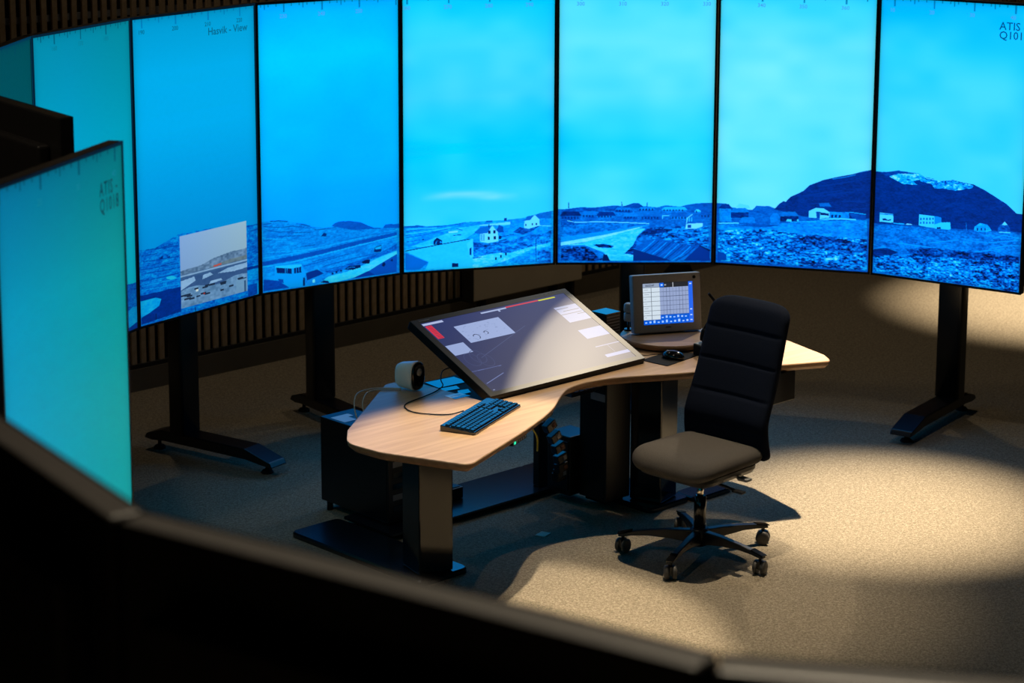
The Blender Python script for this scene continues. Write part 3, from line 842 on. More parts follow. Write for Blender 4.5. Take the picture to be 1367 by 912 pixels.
# the neighbouring ring, nearer the camera
display(10, (-1.3685, 5.843), (-1.1625, 6.636), 'large teal display in the left foreground with black weather lettering at top right', 10, stand=True, marks=[('heading_number', 'ink_num_teal', nums(10, 20)), ('weather_lettering', 'ink_teal', [('ATIS -\nQ1018', 0.795, 0.908, 0.060, 0.70)])])
F0 = Vector((-0.458, 2.700)); F1 = Vector((0.22, 2.239)); dL = (Vector((-0.739, 3.134))-F0).normalized(); dR = (Vector((0.527, 2.175))-F1).normalized()
FZ = 0.161
display(11, F0, F0+dL*0.82, 'black back of a display in the blurred foreground at lower left', 11, PZ0+FZ, PZ1+FZ, backbox=True, stand=True)
display(11, F1, F0, 'black back of a display in the blurred foreground along the bottom centre', 11, PZ0+FZ, PZ1+FZ, backbox=True, stand=True)
display(11, F1+dR*0.82, F1, 'black back of a display in the blurred foreground at bottom right corner', 11, PZ0+FZ, PZ1+FZ, backbox=True, stand=True)

# ================================================================ desk
desk = thing('desk', 'curved light oak sit-stand desk on black columns inside the ring of displays', 'desk', (O.x, O.y, 0), DA)
T = 0.72
front = [(-1.02, -0.537), (-0.62, -0.375), (-0.36, -0.248), (-0.18, -0.122), (-0.075, -0.060), (0.03, -0.043), (0.13, -0.054), (0.25, -0.098), (0.45, -0.208), (0.75, -0.354), (1.04, -0.494)]
front = [tuple(p) for p in smooth_path([(x, y, 0) for x, y in front], 5)]
out = [(x, y) for x, y, z in front]
out += round_poly([(-1.02, -0.537), (1.04, -0.494), (1.100, -0.524), (1.160, -0.440), (1.248, -0.15), (1.245, -0.02), (1.150, 0.092), (0.60, 0.510), (0.515, 0.512), (0.478, 0.40), (0.470, 0.008), (-0.470, 0.008), (-0.478, 0.40), (-0.515, 0.512), (-0.60, 0.510), (-1.150, 0.092), (-1.262, -0.04), (-1.245, -0.22), (-1.105, -0.572)],
                  [0, 0, 0.03, 0.03, 0.12, 0.10, 0.08, 0.05, 0.03, 0.05, 0.008, 0.008, 0.05, 0.03, 0.05, 0.10, 0.14, 0.22, 0.07], 8)[2:]
top = MB().slab(out, [(0.0, T-0.004), (0.0015, T)], smooth=False).build('desktop', M['oak'], desk)
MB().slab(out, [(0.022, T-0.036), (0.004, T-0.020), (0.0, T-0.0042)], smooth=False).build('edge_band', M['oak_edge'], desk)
for sx in (-1, 1):
    cx, cy = 0.684*sx, 0.146
    r = 0.26*sx
    MB().box(cx-0.078, cx+0.078, cy-0.080, cy+0.080, 0.026, 0.60, rot=r).build('column', M['gloss'], desk, 0.006)
    MB().box(cx-0.074, cx+0.074, cy-0.076, cy+0.076, 0.602, T-0.037, rot=r).build('inner_column', M['gloss'], desk, 0.006)
    f = round_poly([(cx-0.135, 0.035), (cx+0.135, 0.035), (cx+0.135, 0.90), (cx-0.135, 0.90)], 0.04, 4)
    MB().slab(f, [(0.0, 0.0), (0.0, 0.016), (0.006, 0.024)], smooth=False).build('foot_plate', M['plate'], desk)
MB().slab(round_poly([(-0.545, 0.535), (0.545, 0.535), (0.545, 0.87), (-0.545, 0.87)], 0.01, 2), [(0, 0.0245), (0, 0.034)], False).build('cross_plate', M['plate'], desk)
MB().slab(round_poly([(0.82, 0.0), (1.07, 0.0), (1.07, 0.14), (0.82, 0.14)], 0.03, 4), [(0, 0.0), (0, 0.016), (0.005, 0.022)], False).build('foot_extension', M['plate'], desk)
# equipment hung below the top
MB().box(0.83, 0.985, -0.42, -0.05, 0.545, T-0.037).build('under_desk_box', M['black'], desk, 0.004)
MB().box(-0.43, 0.43, 0.10, 0.56, 0.655, 0.672).build('equipment_tray', M['rubber'], desk, 0.003)
for x in (-0.42, 0.42): MB().box(x-0.02, x+0.02, 0.12, 0.54, 0.673, 0.688).build('tray_rail', M['black'], desk)
MB().loft([[(u, v, z) for u, v in ((0.10, 0.10), (0.40, 0.10), (0.40, 0.42), (0.10, 0.42))] if z > 0.6 else [(u, v, z) for u, v in ((0.20, 0.19), (0.33, 0.19), (0.33, 0.33), (0.20, 0.33))] for z in (0.575, 0.652)], smooth=False).build('cable_basket', M['black'], desk, 0.004)
for i in range(8): MB().box(0.10+0.034*i, 0.122+0.034*i, 0.076, 0.096, 0.64, 0.655).build('socket', M['cardblue'], desk)
cp = MB().box(-0.71, -0.575, -0.011, 0.011, 0.664, 0.686).build('control_panel', M['black'], desk, 0.003)
cp.rotation_euler = (0, 0, 0.40); cp.location = (-0.047, -0.092, 0)
for i in range(6): MB().box(-0.70+0.02*i, -0.688+0.02*i, -0.013, -0.0112, 0.670, 0.680).build('button', M['led'] if i == 0 else M['silver'], cp)
# chain of cable links
pts = smooth_path([(0.10, 0.30, 0.645), (0.16, 0.345, 0.53), (0.22, 0.35, 0.41), (0.275, 0.35, 0.30), (0.305, 0.36, 0.20), (0.31, 0.38, 0.15)], 2)
for i, p in enumerate(pts):
    q = pts[min(i+1, len(pts)-1)] if i < len(pts)-1 else pts[i-1]; d = (q-p) if i < len(pts)-1 else (p-q)
    lk = MB().box(-0.030, 0.030, -0.018, 0.018, -0.020, 0.020).build('cable_chain_link', M['black'], desk, 0.004)
    lk.location = p; lk.rotation_euler = (0, math.atan2(d.x, d.z), 0)
    MB().box(-0.020, 0.000, -0.021, -0.0183, -0.010, 0.010).build('link_insert', M['orange_link'] if i % 2 == 0 else M['silver'], lk)
MB().box(0.385, 0.47, 0.585, 0.625, 0.035, 0.34).build('cable_duct', M['black'], desk, 0.004)
ps = MB().box(-0.42, 0.02, 0.70, 0.76, 0.036, 0.09).build('power_strip', M['black'], desk, 0.004)
for i in range(5): MB().box(-0.39+0.085*i, -0.335+0.085*i, 0.708, 0.752, 0.0905, 0.0935).build('outlet', M['nylon'], ps)

# ================================================================ computers under the desk
def tower(name, label, u0, u1, v0, v1, z0, z1):
    r = thing(name, label, 'computer', W((u0+u1)/2, (v0+v1)/2, 0), DA)
    w, d = (u1-u0)/2, (v1-v0)/2
    MB().box(-w, w, -d+0.012, d, z0, z1).build('case', M['black'], r, 0.004)
    fp = MB().box(-w, w, -d, -d+0.0115, z0, z1).build('front_panel', M['nylon'], r, 0.003)
    return r, w, d
tw, w, d = tower('computer_tower', 'black computer tower with white stickers on top, behind the desk left end', -0.475, -0.285, 0.64, 1.11, 0.04, 0.43)
for (x, y, a, b) in ((-0.03, 0.16, 0.05, 0.02), (-0.045, 0.11, 0.035, 0.03), (0.03, 0.05, 0.055, 0.022), (0.0, -0.03, 0.03, 0.05)): MB().box(x-a, x+a, y-b, y+b, 0.4303, 0.4312).build('sticker', M['glosspaper'], tw)
for i in range(6): MB().box(-0.07, 0.07, -d-0.003, -d-0.0003, 0.09+0.05*i, 0.115+0.05*i).build('drive_cover', M['grey'] if i in (1, 4) else M['gloss'], tw)
for x in (-0.08, 0.08):
    for y in (-0.19, 0.19): MB().cyl((x, y), 0.014, 0.0345 if y < 0 else 0.0, 0.0395, 12).build('foot', M['rubber'], tw)
tw2, w2, d2 = tower('computer_tower', 'tall black computer with a silver label, beneath the desk beside its right column', 0.43, 0.585, 0.20, 0.37, 0.04, 0.675)
MB().box(-w2-0.0012, -w2-0.0002, -0.075, 0.015, 0.505, 0.540).build('silver_label', M['silver'], tw2)
MB().box(-0.06, 0.06, -0.06, 0.06, 0.0245, 0.0395).build('foot', M['rubber'], tw2)
cab = thing('equipment_cabinet', 'low black equipment cabinet behind the tall computer under the desk', 'cabinet', W(0.455, 0.46, 0), DA)
MB().box(-0.07, 0.075, -0.075, 0.070, 0.036, 0.315).build('case', M['black'], cab, 0.004)
MB().box(-0.0745, -0.0705, -0.065, 0.060, 0.06, 0.29).build('door', M['nylon'], cab, 0.002)

# ================================================================ tilted monitor
BW, BH, TILT = 0.93, 0.556, math.radians(24.4)
mon = thing('tilted_monitor', 'large tilted touch monitor with map windows set into the desk', 'monitor', (*[ (Vector((-0.085, 8.919))+Vector((0.589, 9.56)))[i]/2 for i in (0, 1)], 0.745), DA)
tilt = (TILT, 0, 0)
MB().box(-BW/2, BW/2, 0, BH, -0.040, -0.002).build('housing', M['bezel'], mon, 0.004, rot=tilt)
m = MB()
m.box(-BW/2+0.002, BW/2-0.002, 0.002, 0.026, -0.0019, 0.0); m.box(-BW/2+0.002, BW/2-0.002, 0.526, BH-0.002, -0.0019, 0.0); m.box(-BW/2+0.002, -BW/2+0.036, 0.026, 0.526, -0.0019, 0.0); m.box(BW/2-0.036, BW/2-0.002, 0.026, 0.526, -0.0019, 0.0)
M['monbezel'] = new_mat('matte_glass_border', (0.005, 0.005, 0.005), 0.34, spec=0.5, var=0.05)
m.build('bezel', M['monbezel'], mon, rot=tilt)
mw, mh = 620, 360
my, mx_ = np.mgrid[0:mh, 0:mw]; U = 0.036+(mx_+0.5)/mw*0.858; V = 0.026+(my+0.5)/mh*0.50
ui = np.zeros((mh, mw, 3)); ui[:] = np.array((30, 42, 92))/255; ui *= (0.88+0.2*(V/0.55))[..., None]
ui += ((rng.random((mh, mw))-0.5)*0.015)[..., None]
def rect(x0, y0, x1, y1, c):
    k = (U > x0) & (U < x1) & (V > y0) & (V < y1); ui[k] = np.array(c)/255; return k
rect(0.176, 0.341, 0.438, 0.464, (150, 168, 214)); rect(0.040, 0.286, 0.142, 0.356, (146, 164, 210))
for cx, cy, rr in ((0.235, 0.372, 0.016), (0.300, 0.385, 0.010)):
    q = np.hypot(U-cx, V-cy); ui[(np.abs(q-rr) < 0.0018) & (U+V > cx+cy-0.01)] = (0.15, 0.2, 0.35)
for i in range(40):
    cx, cy = 0.18+0.25*rng.random(), 0.345+0.115*rng.random(); ui[(np.abs(U-cx) < 0.006*rng.random()+0.002) & (np.abs(V-cy) < 0.0012)] -= 0.10
rect(0.040, 0.506, 0.155, 0.520, (170, 182, 220)); rect(0.044, 0.408, 0.080, 0.502, (205, 40, 70))
for i in range(9): rect(0.052, 0.412+0.010*i, 0.076, 0.415+0.010*i, (130, 20, 50))
rect(0.374, 0.505, 0.524, 0.515, (160, 175, 215)); rect(0.470, 0.496, 0.482, 0.505, (160, 175, 215))
rect(0.525, 0.510, 0.722, 0.5175, (205, 40, 70)); rect(0.724, 0.5085, 0.828, 0.5165, (205, 205, 40))
rect(0.757, 0.327, 0.894, 0.443, (140, 152, 196))
for i, yv in enumerate((0.425, 0.405, 0.385)): rect(0.757+0.03*(i == 1), yv, 0.835+0.05*(i > 0), yv+0.004, (60, 68, 104))
rect(0.845, 0.372, 0.894, 0.376, (60, 68, 104))
rect(0.752, 0.203, 0.894, 0.267, (128, 144, 200)); rect(0.746, 0.139, 0.894, 0.144, (120, 130, 180)); rect(0.748, 0.0615, 0.894, 0.0815, (132, 146, 200))
rect(0.815, 0.085, 0.818, 0.139, (110, 118, 160))
def uline(x0, y0, x1, y1, c, w):
    dx, dy = x1-x0, y1-y0; t = np.clip(((U-x0)*dx+(V-y0)*dy)/(dx*dx+dy*dy), 0, 1); ui[np.hypot(U-x0-t*dx, V-y0-t*dy) < w] = np.array(c)/255
uline(0.033, 0.169, 0.202, 0.167, (84, 100, 158), 0.0016); uline(0.049, 0.082, 0.175, 0.120, (104, 120, 176), 0.0018); uline(0.151, 0.239, 0.52, 0.372, (62, 76, 124), 0.0013)
for cx, cy in ((0.10, 0.24), (0.16, 0.22), (0.14, 0.25)):
    q = np.hypot(U-cx, (V-cy)*0.8); ui[(np.abs(q-0.035) < 0.0012)] = (0.20, 0.25, 0.44)
rect(0.045, 0.034, 0.056, 0.038, (150, 160, 200))
me = bpy.data.meshes.new('screen'); me.from_pydata([(-BW/2+0.036, 0.026, -0.0008), (BW/2-0.036, 0.026, -0.0008), (BW/2-0.036, 0.526, -0.0008), (-BW/2+0.036, 0.526, -0.0008)], [], [(0, 1, 2, 3)])
uv = me.uv_layers.new(name='UVMap')
for i, c in enumerate(((0,0), (1,0), (1,1), (0,1))): uv.data[i].uv = c
me.materials.append(screen_mat('monitor_picture', to_image('monitor_picture', ui), 1.0, 0.34, 0.42, (0.004, 0.004, 0.005))); link_obj('screen', me, mon, rot=tilt)
for i in range(6): MB().box(0.27+0.028*i, 0.285+0.028*i, 0.540, 0.5425, 0.0002, 0.0006).build('indicator_mark', M['silver'], mon, rot=tilt)
MB().box(-0.425, -0.365, 0.538, 0.543, 0.0002, 0.0006).build('maker_mark', M['silver'], mon, rot=tilt)
for x in (-0.28, 0.28): MB().box(x-0.03, x+0.03, 0.10, 0.42, -0.075, -0.0405).build('rear_rib', M['black'], mon, 0.003, rot=tilt)
MB().box(-0.16, 0.16, 0.17, 0.30, -0.072, 0.06).build('support_block', M['black'], mon, 0.004)

# ================================================================ things on the desk
def at(name, label, cat, u, v, z, rot=0.0, group=None): return thing(name, label, cat, W(u, v, z), DA+rot, group)
# keyboard
kb = at('keyboard', 'black full-size keyboard lying on the left half of the oak desk', 'keyboard', -0.655, -0.148, T+0.0005, math.radians(22.5))
MB().loft([[(-0.222, -0.076, 0), (0.222, -0.076, 0), (0.222, 0.076, 0), (-0.222, 0.076, 0)], [(-0.222, -0.076, 0.012), (0.222, -0.076, 0.012), (0.222, 0.076, 0.024), (-0.222, 0.076, 0.024)]], smooth=False).build('case', M['keys'], kb, 0.003)
m = MB()
def key(x0, x1, row):
    y0 = -0.066+row*0.0205+(0.004 if row == 5 else 0); y1 = y0+0.0172; z = lambda y: 0.0125+(y+0.076)/0.152*0.012
    m.loft([[(x0, y0, z(y0)), (x1, y0, z(y0)), (x1, y1, z(y1)), (x0, y1, z(y1))], [(x0+0.002, y0+0.002, z(y0)+0.005), (x1-0.002, y0+0.002, z(y0)+0.005), (x1-0.002, y1-0.002, z(y1)+0.005), (x0+0.002, y1-0.002, z(y1)+0.005)]], smooth=False)
for row in range(6):
    x = -0.214+(0.0, 0.006, 0.004, 0.002, 0, 0)[row]*0
    widths = {0: [1.3, 1.3, 1.3, 5.6, 1.3, 1.3, 1.3, 1.3], 1: [1.3]+[1]*11+[2.4], 2: [1.8]+[1]*11+[1.9], 3: [1.5]+[1]*12+[1.2], 4: [1]*13+[1.7], 5: [1]*13}[row]
    tot = sum(widths); un_ = 0.283/tot
    for wd in widths: key(x+0.001, x+wd*un_-0.001, row); x += wd*un_
    for j in range(3):
        if row in (2,) or (row == 1 and j != 1): continue
        key(0.078+0.0195*j, 0.0955+0.0195*j, row)
    if row < 5:
        for j in range(4): key(0.142+0.0190*j, 0.159+0.0190*j, row)
tag(m.build('keys', M['keys'], kb), kind='stuff')
tag(MB().tube([Vector(W(u, v, z)) for u, v, z in smooth_path([(-0.655, -0.045, T+0.012), (-0.72, -0.02, T+0.004), (-0.79, 0.072, T+0.004), (-0.79, 0.15, T+0.004), (-0.737, 0.215, T+0.004), (-0.60, 0.25, T+0.004), (-0.52, 0.275, T+0.004), (-0.447, 0.315, T+0.006), (-0.40, 0.38, T+0.012), (-0.31, 0.46, T+0.022), (-0.22, 0.44, T+0.03)], 6)], 0.0026, 8).build('keyboard_cable', M['rubber']), 'thin black cable curving from keyboard to behind the tilted monitor', 'cable')
# white pod
pod = at('desk_speaker', 'white pod-shaped desk speaker with black front on the desk rear left corner', 'speaker', -0.575, 0.385, T, math.radians(56)-DA)
def oval(y, w, h, zc, lean): 
    r = []
    for k in range(28):
        a = 2*math.pi*k/28; c, s = math.cos(a), math.sin(a)
        r.append((w*math.copysign(abs(c)**0.75, c), y, zc+h*math.copysign(abs(s)**0.75, s)))
    return r
MB().loft([oval(0.055, 0.020, 0.034, 0.060, 0), oval(0.050, 0.032, 0.046, 0.060, 0), oval(0.035, 0.038, 0.054, 0.060, 0), oval(-0.035, 0.046, 0.062, 0.064, 0), oval(-0.045, 0.046, 0.062, 0.064, 0)]).build('shell', M['white'], pod)
MB().loft([oval(-0.0452, 0.043, 0.0595, 0.064, 0), oval(-0.052, 0.041, 0.057, 0.064, 0), oval(-0.053, 0.036, 0.050, 0.064, 0)]).build('front_panel', M['gloss'], pod)
ln = MB().loft([[(0.016*q*math.cos(2*math.pi*k/20), -0.0535-y, 0.082+0.016*q*math.sin(2*math.pi*k/20)) for k in range(20)] for q, y in ((1, 0), (1, 0.004), (0.7, 0.006))]).build('lens', M['grey'], pod)
MB().loft([[(0.009*q*math.cos(2*math.pi*k/16), -0.0535-y, 0.030+0.009*q*math.sin(2*math.pi*k/16)) for k in range(16)] for q, y in ((1, 0), (1, 0.003))]).build('port', M['rubber'], pod)
for i, pp in enumerate(([(-0.60, 0.405, T+0.004), (-0.66, 0.47, T+0.004), (-0.72, 0.49, T+0.004), (-0.79, 0.47, T+0.0), (-0.835, 0.43, T-0.03), (-0.84, 0.41, T-0.075), (-0.80, 0.44, T-0.09)], [(-0.61, 0.395, T+0.004), (-0.68, 0.455, T+0.004), (-0.74, 0.455, T+0.004), (-0.79, 0.425, T-0.01), (-0.81, 0.405, T-0.035), (-0.81, 0.39, T-0.07), (-0.77, 0.42, T-0.085)])):
    tag(MB().tube([Vector(W(*p)) for p in smooth_path(pp, 6)], 0.0028, 8).build('speaker_cable', M['cable_white']), ('thin white cable looping over the desk left edge, outer of two', 'thin white cable looping over the desk left edge, inner of two')[i], 'cable')
# card
cd = at('access_card', 'small blue and white card lying on the desk behind the keyboard', 'card', -0.497, 0.167, T, math.radians(-2))
MB().box(-0.040, 0.040, -0.034, 0.034, 0.0003, 0.0014).build('card_base', M['glosspaper'], cd)
MB().box(-0.040, 0.040, -0.034, -0.008, 0.00145, 0.0019).build('blue_band', M['cardblue'], cd)
MB().box(-0.030, 0.020, 0.004, 0.012, 0.00145, 0.0018).build('grey_band', M['silver'], cd)
# sheets in the tray behind the monitor
def sheet(label, pts, mat='lidgloss', z=0.674):
    c = (sum(p[0] for p in pts)/len(pts), sum(p[1] for p in pts)/len(pts))
    o = MB().slab([(x-c[0], y-c[1]) for x, y in pts], [(0, 0), (0, 0.0012)], False).build('paper_sheet', M[mat], None, loc=W(c[0], c[1], z), rot=(0, 0, DA)); return tag(o, label, 'paper')
sheet('long glossy sheet in the tray behind the tilted monitor, farthest back', [(-0.36, 0.44), (-0.20, 0.43), (-0.19, 0.53), (-0.345, 0.545)])
sheet('small glossy sheet in the tray beside the tilted monitor, nearest the card', [(-0.375, 0.295), (-0.305, 0.295), (-0.28, 0.34), (-0.33, 0.352)])
sheet('slanted glossy sheet in the tray under the black cable', [(-0.395, 0.385), (-0.30, 0.37), (-0.28, 0.415), (-0.38, 0.43)], z=0.674)
# mouse and pad
tag(MB().slab(round_poly([(-0.125, -0.075), (0.125, -0.065), (0.120, 0.075), (-0.120, 0.070)], 0.008, 3), [(0, 0), (0, 0.003)], False).build('mouse_pad', M['rubber'], None, loc=W(0.615, -0.012, T+0.0003), rot=(0, 0, DA+0.10)), 'black mouse pad on the desk right of the tilted monitor', 'mouse pad')
ms = at('computer_mouse', 'small glossy black mouse resting on the black pad', 'mouse', 0.610, -0.032, T+0.0035, math.radians(15))
def mring(z, s): return [(0.031*s*math.cos(2*math.pi*k/24), 0.055*s*math.sin(2*math.pi*k/24)*(1.0 if math.sin(2*math.pi*k/24) > 0 else 0.95), z) for k in range(24)]
MB().loft([mring(0.0, 0.94), mring(0.008, 1.0), mring(0.016, 0.97), mring(0.026, 0.82), mring(0.033, 0.55), mring(0.036, 0.2)]).build('body', M['gloss'], ms)
MB().cyl((0, 0.030), 0.004, 0.027, 0.034, 12).build('scroll_wheel', M['grey'], ms)
# gooseneck microphone
mic = at('gooseneck_microphone', 'black intercom box with gooseneck microphone beside the mouse, half behind the chair', 'microphone', 0.780, -0.088, T, 0.12)
MB().loft([[(-0.05, -0.05, 0.001), (0.05, -0.05, 0.001), (0.05, 0.05, 0.001), (-0.05, 0.05, 0.001)], [(-0.05, -0.05, 0.035), (0.05, -0.05, 0.035), (0.05, 0.05, 0.055), (-0.05, 0.05, 0.055)]], smooth=False).build('base', M['black'], mic, 0.004)
tp = MB().loft([[(-0.044, -0.044, 0.0372), (0.044, -0.044, 0.0372), (0.044, 0.044, 0.0544), (-0.044, 0.044, 0.0544)], [(-0.044, -0.044, 0.0385), (0.044, -0.044, 0.0385), (0.044, 0.044, 0.0557), (-0.044, 0.044, 0.0557)]], smooth=False).build('top_panel', M['grey'], mic)
MB().tube(smooth_path([(0.0, 0.02, 0.04), (-0.005, 0.03, 0.075), (0.0, 0.02, 0.125), (0.04, 0.0, 0.18), (0.05, -0.01, 0.215), (0.02, 0.02, 0.275)], 6), 0.0065, 10).build('gooseneck', M['rubber'], mic)
MB().tube([(-0.006, 0.03, 0.062), (-0.004, 0.027, 0.078), (-0.002, 0.023, 0.105), (-0.001, 0.02, 0.118)], [0.012, 0.016, 0.016, 0.012], 12).build('microphone_head', M['rubber'], mic)
# wooden disc
disc = thing('wooden_turntable', 'round oak turntable raised on the desk beneath the grey touchscreen', 'turntable', W(0.82, 0.20, T))
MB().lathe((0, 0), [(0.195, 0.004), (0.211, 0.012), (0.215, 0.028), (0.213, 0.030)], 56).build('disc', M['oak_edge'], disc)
MB().lathe((0, 0), [(0.212, 0.0302), (0.211, 0.0330)], 56).build('top_surface', M['oak'], disc)
MB().cyl((0, 0), 0.12, 0.0, 0.0038, 32).build('bearing', M['black'], disc)
# touchscreen
ts = thing('touchscreen', 'grey desktop touchscreen with white and blue button grid standing on the wooden disc', 'monitor', (0.716, 9.965, T+0.0332), math.radians(16))
st = (math.radians(-9), 0, 0); TWd, THt = 0.328, 0.266
MB().box(-TWd/2, TWd/2, 0.0, 0.05, 0.009, 0.009+THt).build('housing', M['grey'], ts, 0.006, rot=st)
MB().box(-0.10, 0.10, 0.05, 0.075, 0.05, 0.25).build('rear_cover', M['grey'], ts, 0.006, rot=st)
MB().box(-0.105, 0.105, 0.060, 0.145, 0.0003, 0.010).build('foot', M['grey'], ts, 0.003)
MB().box(-0.03, 0.03, 0.07, 0.10, 0.010, 0.06).build('neck', M['grey'], ts, 0.003)
tw_, th_ = 330, 256
ty, tx = np.mgrid[0:th_, 0:tw_]; A = (tx+0.5)/tw_; B = (ty+0.5)/th_
tu = np.zeros((th_, tw_, 3)); tu[:] = np.array((38, 40, 46))/255
def trect(x0, y0, x1, y1, c): tu[(A > x0) & (A < x1) & (B > y0) & (B < y1)] = np.array(c)/255
trect(0, 0, 1, 0.115, (0, 92, 225)); trect(0.335, 0.10, 1, 0.225, (0, 92, 225)); trect(0.915, 0.0, 1, 1, (40, 105, 240))
trect(0, 0.115, 0.335, 0.90, (210, 224, 236)); trect(0.335, 0.225, 0.915, 0.885, (150, 166, 205)); trect(0, 0.905, 0.33, 1, (150, 165, 190)); trect(0.335, 0.90, 0.42, 1, (0, 100, 235))
for i in range(7): trect(0, 0.108+0.1125*i, 0.335, 0.116+0.1125*i, (70, 80, 95))
trect(0.162, 0.115, 0.170, 0.90, (80, 90, 105))
for i in range(8): trect(0.405+0.0645*i, 0.225, 0.410+0.0645*i, 0.885, (70, 82, 115))
for i in range(6): trect(0.335, 0.222+0.111*i, 0.915, 0.230+0.111*i, (70, 82, 115))
for i in range(11): trect(0.025+0.083*i, 0.035, 0.065+0.083*i, 0.035+0.03+0.035*((i*7) % 3)/2, (170, 205, 255))
for i in range(7): trect(0.36+0.078*i, 0.145, 0.40+0.078*i, 0.145+0.025+0.03*((i*5) % 3)/2, (170, 205, 255))
for yv in (0.05, 0.17, 0.31, 0.93): trect(0.935, yv, 0.98, yv+0.03, (190, 215, 255))
trect(0.36, 0.93, 0.40, 0.97, (190, 215, 255)); trect(0.60, 0.88, 0.612, 1.0, (200, 205, 215)); trect(0.43, 0.93, 0.47, 0.965, (150, 155, 165))
for i in range(7): trect(0.02, 0.165+0.1125*i, 0.06+0.02*((i*3) % 4), 0.180+0.1125*i, (170, 182, 196))
me = bpy.data.meshes.new('screen'); sx0, sx1, sz0, sz1 = -0.116, 0.124, 0.047, 0.235
me.from_pydata([(sx0, -0.0012, sz0), (sx1, -0.0012, sz0), (sx1, -0.0012, sz1), (sx0, -0.0012, sz1)], [], [(0, 1, 2, 3)])
uv = me.uv_layers.new(name='UVMap')
for i, c in enumerate(((0,0), (1,0), (1,1), (0,1))): uv.data[i].uv = c
me.materials.append(screen_mat('touchscreen_picture', to_image('touchscreen_picture', tu), 1.0)); tsc = link_obj('screen', me, ts, rot=st)
cl = text_mesh([('06:03:47', sx0+0.012, sz1-0.0135, 0.0125)]); cl.materials.append(M['bezel']); link_obj('clock_digits', cl, tsc, loc=(0, -0.0018, 0))
bt = MB().loft([[(0.133+0.0075*math.cos(2*math.pi*k/18), y, 0.254+0.0075*math.sin(2*math.pi*k/18)) for k in range(18)] for y in (-0.0002, -0.003)]).build('power_button', M['rubber'], ts, rot=st)
MB().box(-0.012, 0.014, -0.0012, -0.0002, 0.030, 0.034).build('maker_mark', M['black'], ts, rot=st)
# grey capsule device to the left of the touchscreen
gc = thing('desk_camera', 'small grey capsule camera on a black stem behind the touchscreen left edge', 'camera', W(0.752, 0.378, T+0.0332), 0.3)
MB().cyl((0, 0), 0.020, 0.0003, 0.008, 20).build('base', M['black'], gc)
MB().tube([(0, 0, 0.008), (0.0, 0, 0.042)], 0.007, 10).build('stem', M['black'], gc)
MB().lathe((0, 0), [(0.010, 0.042), (0.021, 0.046), (0.023, 0.054), (0.022, 0.080), (0.014, 0.084)], 20).build('lower_capsule', M['grey'], gc)
MB().lathe((0, 0), [(0.014, 0.0845), (0.022, 0.088), (0.024, 0.098), (0.022, 0.122), (0.014, 0.128)], 20).build('upper_capsule', M['grey'], gc)
# ribbed black speaker box
sb = at('ribbed_box', 'small black box with ribbed sides and shiny lid between tilted monitor and turntable', 'speaker', 0.604, 0.380, T, 0.0)
MB().box(-0.045, 0.045, -0.045, 0.045, 0.0005, 0.142).build('case', M['black'], sb, 0.002)
MB().box(-0.047, 0.047, -0.047, 0.047, 0.1425, 0.147).build('top_cover', M['lidgloss'], sb, 0.001)
for i in range(9):
    MB().box(0.0455, 0.0475, -0.040, 0.040, 0.014+0.0142*i, 0.020+0.0142*i).build('rib', M['grey'], sb)
    MB().box(-0.040, 0.040, -0.0475, -0.0455, 0.014+0.0142*i, 0.020+0.0142*i).build('rib', M['grey'], sb)
# cables
tag(MB().tube([Vector(W(*p)) for p in smooth_path([(0.64, 0.03, T+0.010), (0.60, 0.07, T+0.004), (0.55, 0.10, T+0.004), (0.53, 0.17, T+0.004), (0.55, 0.215, T+0.004)], 6)], 0.002, 8).build('mouse_cable', M['rubber']), 'thin black mouse cable running back past the wooden turntable', 'cable')
tag(MB().tube([Vector(W(*p)) for p in smooth_path([(-0.24, 0.05, 0.650), (-0.215, 0.05, 0.60), (-0.18, 0.05, 0.545), (-0.13, 0.07, 0.49), (-0.06, 0.14, 0.40)], 6)], 0.004, 8).build('yellow_cable', M['yellow']), 'short yellow cable hanging below the desk', 'cable')
tag(MB().tube([Vector(W(*p)) for p in smooth_path([(0.60, -0.18, 0.672), (0.64, -0.16, 0.655), (0.70, -0.15, 0.625), (0.76, -0.18, 0.645), (0.79, -0.22, 0.672)], 6)], 0.0035, 8).build('black_cable', M['rubber']), 'black cable sagging below the desk behind the chair back', 'cable')

# ================================================================ office chair
ch = thing('office_chair', 'black high-back office chair with charcoal seat standing turned aside at the desk', 'chair', (0.80, 9.10, 0), math.radians(-133.8))
ol = round_poly([(0.245, -0.225), (0.245, 0.225), (-0.185, 0.215), (-0.185, -0.215)], [0.11, 0.11, 0.08, 0.08], 8)
def seat_z(x, y, z): 
    f = max(0.0, (x-0.10)/0.145); return z-0.028*f*f+0.010*(abs(y)/0.225)**3-0.006*max(0, 1-(x/0.2)**2)
rings = []
for d_, z in [(0.030, 0.415), (0.008, 0.425), (0.0, 0.440), (0.0, 0.452), (0.006, 0.466), (0.020, 0.478), (0.045, 0.486)]:
    rings.append([(x, y, seat_z(x, y, z)) for x, y in inset(ol, d_)])
last = inset(ol, 0.045)
for q in (0.85, 0.65, 0.45, 0.25, 0.08): rings.append([(0.03+(x-0.03)*q, y*q, seat_z(0.03+(x-0.03)*q, y*q, 0.489)) for x, y in last])
MB().loft(rings).build('seat', M['seatfab'], ch)
MB().slab(inset(ol, 0.028), [(0.055, 0.362), (0.012, 0.380), (0.0, 0.398), (0.0, 0.413)], False).build('seat_pan', M['nylon'], ch)
